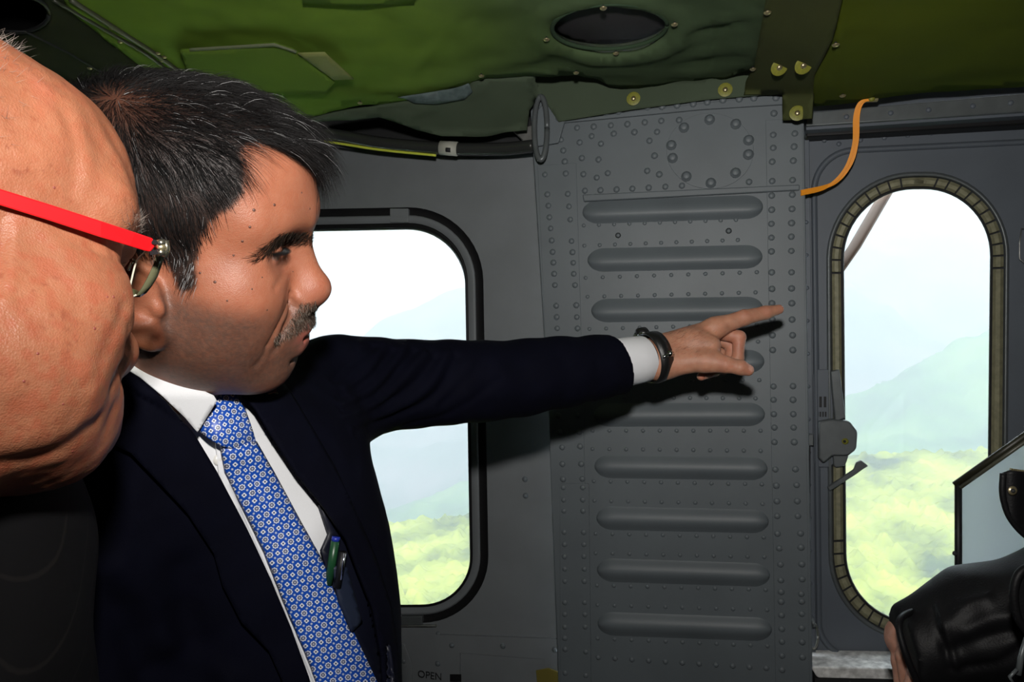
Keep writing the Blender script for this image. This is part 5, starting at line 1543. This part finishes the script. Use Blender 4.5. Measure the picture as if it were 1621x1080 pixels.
nt = lens_g.node_tree; nt.nodes.clear(); o_ = nt.nodes.new('ShaderNodeOutputMaterial'); mx = nt.nodes.new('ShaderNodeMixShader'); tr = nt.nodes.new('ShaderNodeBsdfTransparent'); gl_ = nt.nodes.new('ShaderNodeBsdfGlossy')
tr.inputs[0].default_value = (.93, .94, .90, 1); gl_.inputs['Roughness'].default_value = .03; mx.inputs[0].default_value = .05
nt.links.new(tr.outputs[0], mx.inputs[1]); nt.links.new(gl_.outputs[0], mx.inputs[2]); nt.links.new(mx.outputs[0], o_.inputs[0])
edge_g = mat('lens_edge', (.10, .10, .055), .15, spec=.8)
k = len(lens_in); dI = h1 + .012
VI = [P(a, b, dI) for a, b in lens_in]; VO = [P(a, b, dI + .004) for a, b in lens_out]
lo_ = mesh_obj('lens', VI + [v + Vector((.0006, .0006, 0)) for v in VI], [tuple(range(k)), tuple(range(2 * k - 1, k - 1, -1))], lens_g, gg, smooth=False)
lr = mesh_obj('lens_edge', VI[4:] + VO[4:], [(i, i + 1, (k - 4) + i + 1, (k - 4) + i) for i in range(k - 5)], edge_g, lo_, smooth=True)
sm_ = lr.modifiers.new('thickness', 'SOLIDIFY'); sm_.thickness = .0006
tube('lens_rim', [P(a, b, dI) for a, b in spline([(a, b, 0) for a, b in lens_in[:7]], 24)[:, :2]], .0005, mat('clear_rim', (.55, .52, .42), .1, spec=.9), lo_, 6)
for a, b in [((207, 412), (214, 414)), ((211, 412), (203, 428))]:
    tube('nose_pad_arm', [P(*a, dI + .002), P((a[0] + b[0]) / 2, (a[1] + b[1]) / 2 - 2, dI + .001), P(*b, dI + .002)], .0008, gm, gg, 6)

# ---------------------------------------------------------------- the man in leather at the right edge
M['leather'] = mat('black_leather', (.007, .007, .008), .52, spec=.2, bump=.35, bump_scale=420, var=.3, var_scale=20)
lea = empty('person', 'person in black leather jacket resting a forearm at the lower right edge', 'person', loc=P(1750, 1000, .85))
def leath_sdf(p):
    d = cap(p, Wr(1432, 1034, .925), Wr(1560, 985, .90), .055, .066)
    d = sm(d, cap(p, Wr(1560, 985, .90), Wr(1720, 970, .84), .066, .080), .03)
    n_ = np.array([-.93, .18, -.12], f32); n_ /= np.linalg.norm(n_)
    d = np.maximum(d, (p - Wr(1433, 1030, .92).astype(f32)) @ n_ + .0)
    b = cap(p, Wr(1920, 820, .86), Wr(1930, 1400, .86), .165, .19)
    b = sm(b, cap(p, Wr(1800, 870, .84), Wr(1740, 960, .84), .085, .085), .05)
    return sm(d, b, .03)
KV, KQ = sdf_mesh(leath_sdf, (.40, .62, CZ - .50), (1.15, 1.06, CZ - .10), .0040)
KV = relax(KV, KQ, 2, .5); KN = vnormals(KV, KQ); kb = bvh_of(KV, KQ)
for pts, w, a in [([(1478, 965), (1488, 1000), (1505, 1060)], .005, -.0035), ([(1486, 960), (1496, 998), (1514, 1060)], .006, .004), ([(1505, 1030), (1560, 1010), (1610, 1000)], .009, -.006), ([(1500, 990), (1530, 960), (1560, 950)], .010, .005),
                  ([(1515, 1062), (1580, 1050), (1621, 1025)], .006, -.004), ([(1530, 1000), (1570, 980), (1612, 975)], .010, .004)]:
    L_ = on_surf(kb, spx_line(pts))
    if len(L_) > 2: KV = groove(KV, KN, L_, w, a)
KV = KV + KN * ((value_noise3(KV, 35, 81) - .5) * .004)[:, None]
kj = np_mesh('jacket', KV, KQ, M['leather'], lea); kj['label'] = 'black leather jacket'
cl0 = on_surf(kb, spx_line([(1447, 968), (1442, 1000), (1450, 1040), (1466, 1078)], 14))
def hand2(p):
    d = cap(p, Wr(1490, 1020, .945), Wr(1442, 1014, .955), .030, .031)
    d = sm(d, cap(p, Wr(1448, 1004, .955), Wr(1436, 1008, .96), .026, .024), .015)
    for a, b, c in [((1447, 1006, .93), (1431, 1040, .93), (1436, 1085, .93)), ((1444, 1005, .95), (1424, 1045, .95), (1428, 1095, .95)), ((1444, 1006, .968), (1424, 1048, .97), (1428, 1100, .97)), ((1446, 1008, .985), (1430, 1050, .985), (1434, 1095, .985))]:
        d = sm(d, chain(p, [Wr(*a), Wr(*b), Wr(*c)], [.0125, .0105, .009], .004), .004)
    return sm(d, chain(p, [Wr(1470, 1045, .915), Wr(1452, 1072, .908), Wr(1440, 1092, .908)], [.013, .012, .010], .004), .006)
h2V, h2Q = sdf_mesh(hand2, (.50, .85, CZ - .55), (.66, 1.04, CZ - .34), .0018)
h2V = relax(h2V, h2Q, 2, .4)
hb2 = np_mesh('body', h2V, h2Q, M['skin'], lea)
color_attr(hb2, np.tile(np.array([.46, .25, .18]), (len(h2V), 1)) * (.85 + .3 * value_noise3(h2V, 120, 5))[:, None])
# rolled cuff edge, strap seam, collar flaps
ce = [np.array(P(a, b, d)) for a, b, d in spline([(1452, 966, .915), (1432, 974, .895), (1423, 990, .880), (1432, 1030, .866), (1450, 1075, .864), (1468, 1110, .868)], 30)]
tube('cuff_edge', ce, .0042, M['leather'], lea, 10)
def flap(name, poly, d, parent, th=.006, m=None):
    ob, v2, V = sheet(name, poly, d, 6, None, m or M['leather'], parent, th); return ob
fp = flap('collar_flap', [(1588, 748), (1600, 745), (1660, 750), (1660, 875), (1632, 858), (1610, 836), (1594, 812), (1587, 780)], lambda x, y: .74 + .00018 * np.abs(x - 1600) - .006 * np.exp(-((x - 1605) / 14) ** 2), lea, .008)
tube('flap_piping', [P(a, b, .735) for a, b in spline([(1588, 750, 0), (1587, 782, 0), (1595, 813, 0), (1612, 838, 0), (1640, 862, 0)], 24)[:, :2]], .0032, M['leather'], fp, 8)
sn = dome_mesh('snap', .0050, .0022, 14); sn.materials.append(M['brass'])
put('snap', sn, P(1603, 777, .728), fp, rot=Matrix.Rotation(math.pi / 2, 4, 'X'))
put('snap', pn, P(1603, 777, .7265), fp, rot=Matrix.Rotation(math.pi / 2, 4, 'X'), scale=.9)
for i in range(8): plate_box('zip_tooth', P(1601 + i * 4.2, 744 + i * .7, .738), (.0008, 0, 0), (0, .0015, 0), (0, 0, .0016), M['brass'], fp, 0)
f2 = flap('lapel_flap', [(1606, 925), (1616, 905), (1670, 880), (1670, 1020), (1632, 1010), (1614, 985), (1606, 955)], lambda x, y: .735 + .00015 * np.abs(x - 1625), lea, .010)
tube('flap_piping', [P(a, b, .731) for a, b in spline([(1640, 892, 0), (1614, 908, 0), (1605, 940, 0), (1612, 980, 0), (1636, 1010, 0)], 24)[:, :2]], .0045, M['leather'], f2, 8)
tube('zip_pull', [P(1624, 1010, .75), P(1616, 1040, .75), P(1612, 1068, .75)], [.002, .003, .0035], M['grey_metal'], lea, 8)
tube('zip_pull', [P(1610, 1060, .745), P(1598, 1072, .745), P(1604, 1082, .745)], .0018, M['grey_metal'], lea, 8)

# ---------------------------------------------------------------- framed pane beside him
fr_ = empty('framed_pane', 'slanted smoky glass pane in a black frame before the oval window', 'glass pane', loc=P(1515, 940, 1.02))
fq = [(1516, 766), (1655, 668), (1655, 1010), (1516, 1010)]
fd_ = lambda x: 1.02 - (x - 1516) * .0005
def bar(name, a, b, w, m, dz=0): return tube(name, [P(a[0], a[1], fd_(a[0]) + dz), P(b[0], b[1], fd_(b[0]) + dz)], w, m, fr_, 8)
bar('frame_top', (1512, 768), (1659, 664), .0052, mat('olive_frame', (.020, .019, .010), .45))
bar('frame_bead', (1520, 772), (1659, 674), .0028, mat('frame_bead', (.07, .07, .05), .4), -.004)
bar('frame_side', (1517, 766), (1517, 1012), .0050, M['rubber'])
bar('frame_bottom', (1514, 1010), (1659, 1010), .0050, M['rubber'])
smoke = bpy.data.materials.new('smoky_pane'); smoke.use_nodes = True
nt = smoke.node_tree; nt.nodes.clear(); o_ = nt.nodes.new('ShaderNodeOutputMaterial'); mx = nt.nodes.new('ShaderNodeMixShader'); tr = nt.nodes.new('ShaderNodeBsdfTransparent'); df = nt.nodes.new('ShaderNodeBsdfTranslucent'); m2 = nt.nodes.new('ShaderNodeMixShader'); g3 = nt.nodes.new('ShaderNodeBsdfGlossy')
tr.inputs[0].default_value = (.72, .77, .80, 1); df.inputs[0].default_value = (.88, .92, .95, 1); mx.inputs[0].default_value = .84; g3.inputs['Roughness'].default_value = .15; m2.inputs[0].default_value = .06
nt.links.new(tr.outputs[0], mx.inputs[1]); nt.links.new(df.outputs[0], mx.inputs[2]); nt.links.new(mx.outputs[0], m2.inputs[1]); nt.links.new(g3.outputs[0], m2.inputs[2]); nt.links.new(m2.outputs[0], o_.inputs[0])
VP = [P(a, b, fd_(a)) for a, b in fq]
mesh_obj('pane', VP + [v + Vector((0, .003, 0)) for v in VP], [(0, 1, 2, 3), (7, 6, 5, 4), (0, 4, 5, 1), (1, 5, 6, 2), (2, 6, 7, 3), (3, 7, 4, 0)], smoke, fr_, smooth=False)
put('stud', pn, P(1511, 876, 1.01), fr_, rot=Matrix.Rotation(math.pi / 2, 4, 'X'), scale=1.3)
# ================================================================ landscape beyond the windows
def terrain_mat(name, c1, c2, c3, s):
    m = bpy.data.materials.new(name); m.use_nodes = True
    N, L = m.node_tree.nodes, m.node_tree.links; b = N['Principled BSDF']; b.inputs['Roughness'].default_value = 1; b.inputs['Specular IOR Level'].default_value = 0
    tc = N.new('ShaderNodeTexCoord'); n1 = N.new('ShaderNodeTexNoise'); n1.inputs['Scale'].default_value = s; n1.inputs['Detail'].default_value = 6
    L.new(tc.outputs['Object'], n1.inputs['Vector'])
    cr = N.new('ShaderNodeValToRGB'); e = cr.color_ramp.elements
    e[0].position = .36; e[0].color = (*c1, 1); e[1].position = .66; e[1].color = (*c3, 1); k = e.new(.5); k.color = (*c2, 1)
    L.new(n1.outputs['Fac'], cr.inputs[0]); L.new(cr.outputs[0], b.inputs['Base Color'])
    return m

def np_noise(X, Y, s, seed, octs=5):
    """value noise on a grid, vectorised"""
    out = np.zeros_like(X); a = 1.0; r = np.random.default_rng(seed)
    for o in range(octs):
        T = r.standard_normal((64, 64)); x = X * s; y = Y * s
        i = np.floor(x).astype(int); j = np.floor(y).astype(int); f = x - i; g = y - j
        f = f * f * (3 - 2 * f); g = g * g * (3 - 2 * g)
        t = lambda a_, b_: T[a_ % 64, b_ % 64]
        out += a * ((t(i, j) * (1 - f) + t(i + 1, j) * f) * (1 - g) + (t(i, j + 1) * (1 - f) + t(i + 1, j + 1) * f) * g)
        s *= 2.03; a *= .5
    return out

def ridge(name, prof, d0, d1, base_py, n=260, m=60, amp=.0, seed=1, mt=None, rough=1.0, canopy=0.0):
    """hillside rising from distance d0 (at base_py) to its skyline at d1 given by prof(px)"""
    xs = np.linspace(-700, 2300, n); t = np.linspace(0, 1, m)
    Xp, Tt = np.meshgrid(xs, t)
    top = prof(Xp)
    dd = d0 + (d1 - d0) * Tt
    z0 = -(base_py - 540) / F * d0; z1 = -(top - 540) / F * d1
    Z = z0 + (z1 - z0) * Tt ** 1.15
    X = (Xp - CX) / F * dd; Y = dd
    nz = np_noise(X + 5e4, Y + 5e4, 1 / rough, seed)
    Z = Z + amp * nz * np.sin(np.pi * np.clip(Tt, 0.03, .97)) ** .6
    if canopy: Z = Z + canopy * np.abs(np_noise(X + 5e4, Y + 5e4, 1 / 9.0, seed + 3, 3))
    V = np.stack([X, Y, Z + CZ], -1).reshape(-1, 3)
    q = (np.arange(m - 1)[:, None] * n + np.arange(n - 1)[None]).ravel()
    o = np_mesh(name, V, np.stack([q, q + 1, q + n + 1, q + n], 1), mt)
    return tag(o, kind='structure')

mf = terrain_mat('spring_forest', (.025, .050, .012), (.165, .205, .024), (.29, .32, .045), .018)
mr = terrain_mat('green_ridge', (.03, .10, .05), (.06, .16, .06), (.11, .22, .07), .008)
mm = terrain_mat('far_mountain', (.02, .06, .06), (.04, .09, .08), (.16, .16, .17), .004)
ridge('forest_hill', lambda x: np.interp(x, [-700, 600, 745, 1340, 1565, 2300], [850, 832, 818, 722, 716, 700]), 240, 700, 1500, 520, 300, 4, 5, mf, 130., 3.5)
ridge('green_hill', lambda x: np.interp(x, [-700, 500, 640, 745, 1100, 1340, 1450, 1565, 1800, 2300], [860, 830, 800, 760, 740, 690, 600, 548, 480, 420]), 750, 1500, 900, 320, 90, 60, 9, mr, 420., 4.)
ridge('far_mountain', lambda x: np.interp(x, [-700, 480, 600, 745, 900, 1340, 1450, 1565, 1800, 2300], [700, 600, 528, 480, 420, 330, 300, 285, 260, 240]), 1700, 3600, 860, 320, 110, 150, 12, mm, 800.)
quad = slab('ground', -9000, 9000, 60, 9000, -900, -890, mr)

# haze in the valley: a real volume
hz = bpy.data.materials.new('valley_haze'); hz.use_nodes = True
N, L = hz.node_tree.nodes, hz.node_tree.links; N.remove(N['Principled BSDF'])
vsn = N.new('ShaderNodeVolumePrincipled'); vsn.inputs['Color'].default_value = (.87, .955, 1.0, 1); vsn.inputs['Density'].default_value = .00066
vsn.inputs['Anisotropy'].default_value = 0.0
L.new(vsn.outputs[0], N['Material Output'].inputs['Volume'])
hv = slab('haze', -6000, 6000, 150, 5200, -850, 900, hz)
hv['kind'] = 'stuff'; tag(hv, 'pale blue haze filling the valley outside the windows', 'haze')

# strut of the aircraft seen through the oval window
tube('trim_4', [P(1290, 480, 1.62), P(1352, 392, 1.62), P(1408, 296, 1.62)], .026, mat('outer_strut', (.10, .06, .04), .6), None, 10, .4)
bpy.data.objects['trim_4']['kind'] = 'structure'
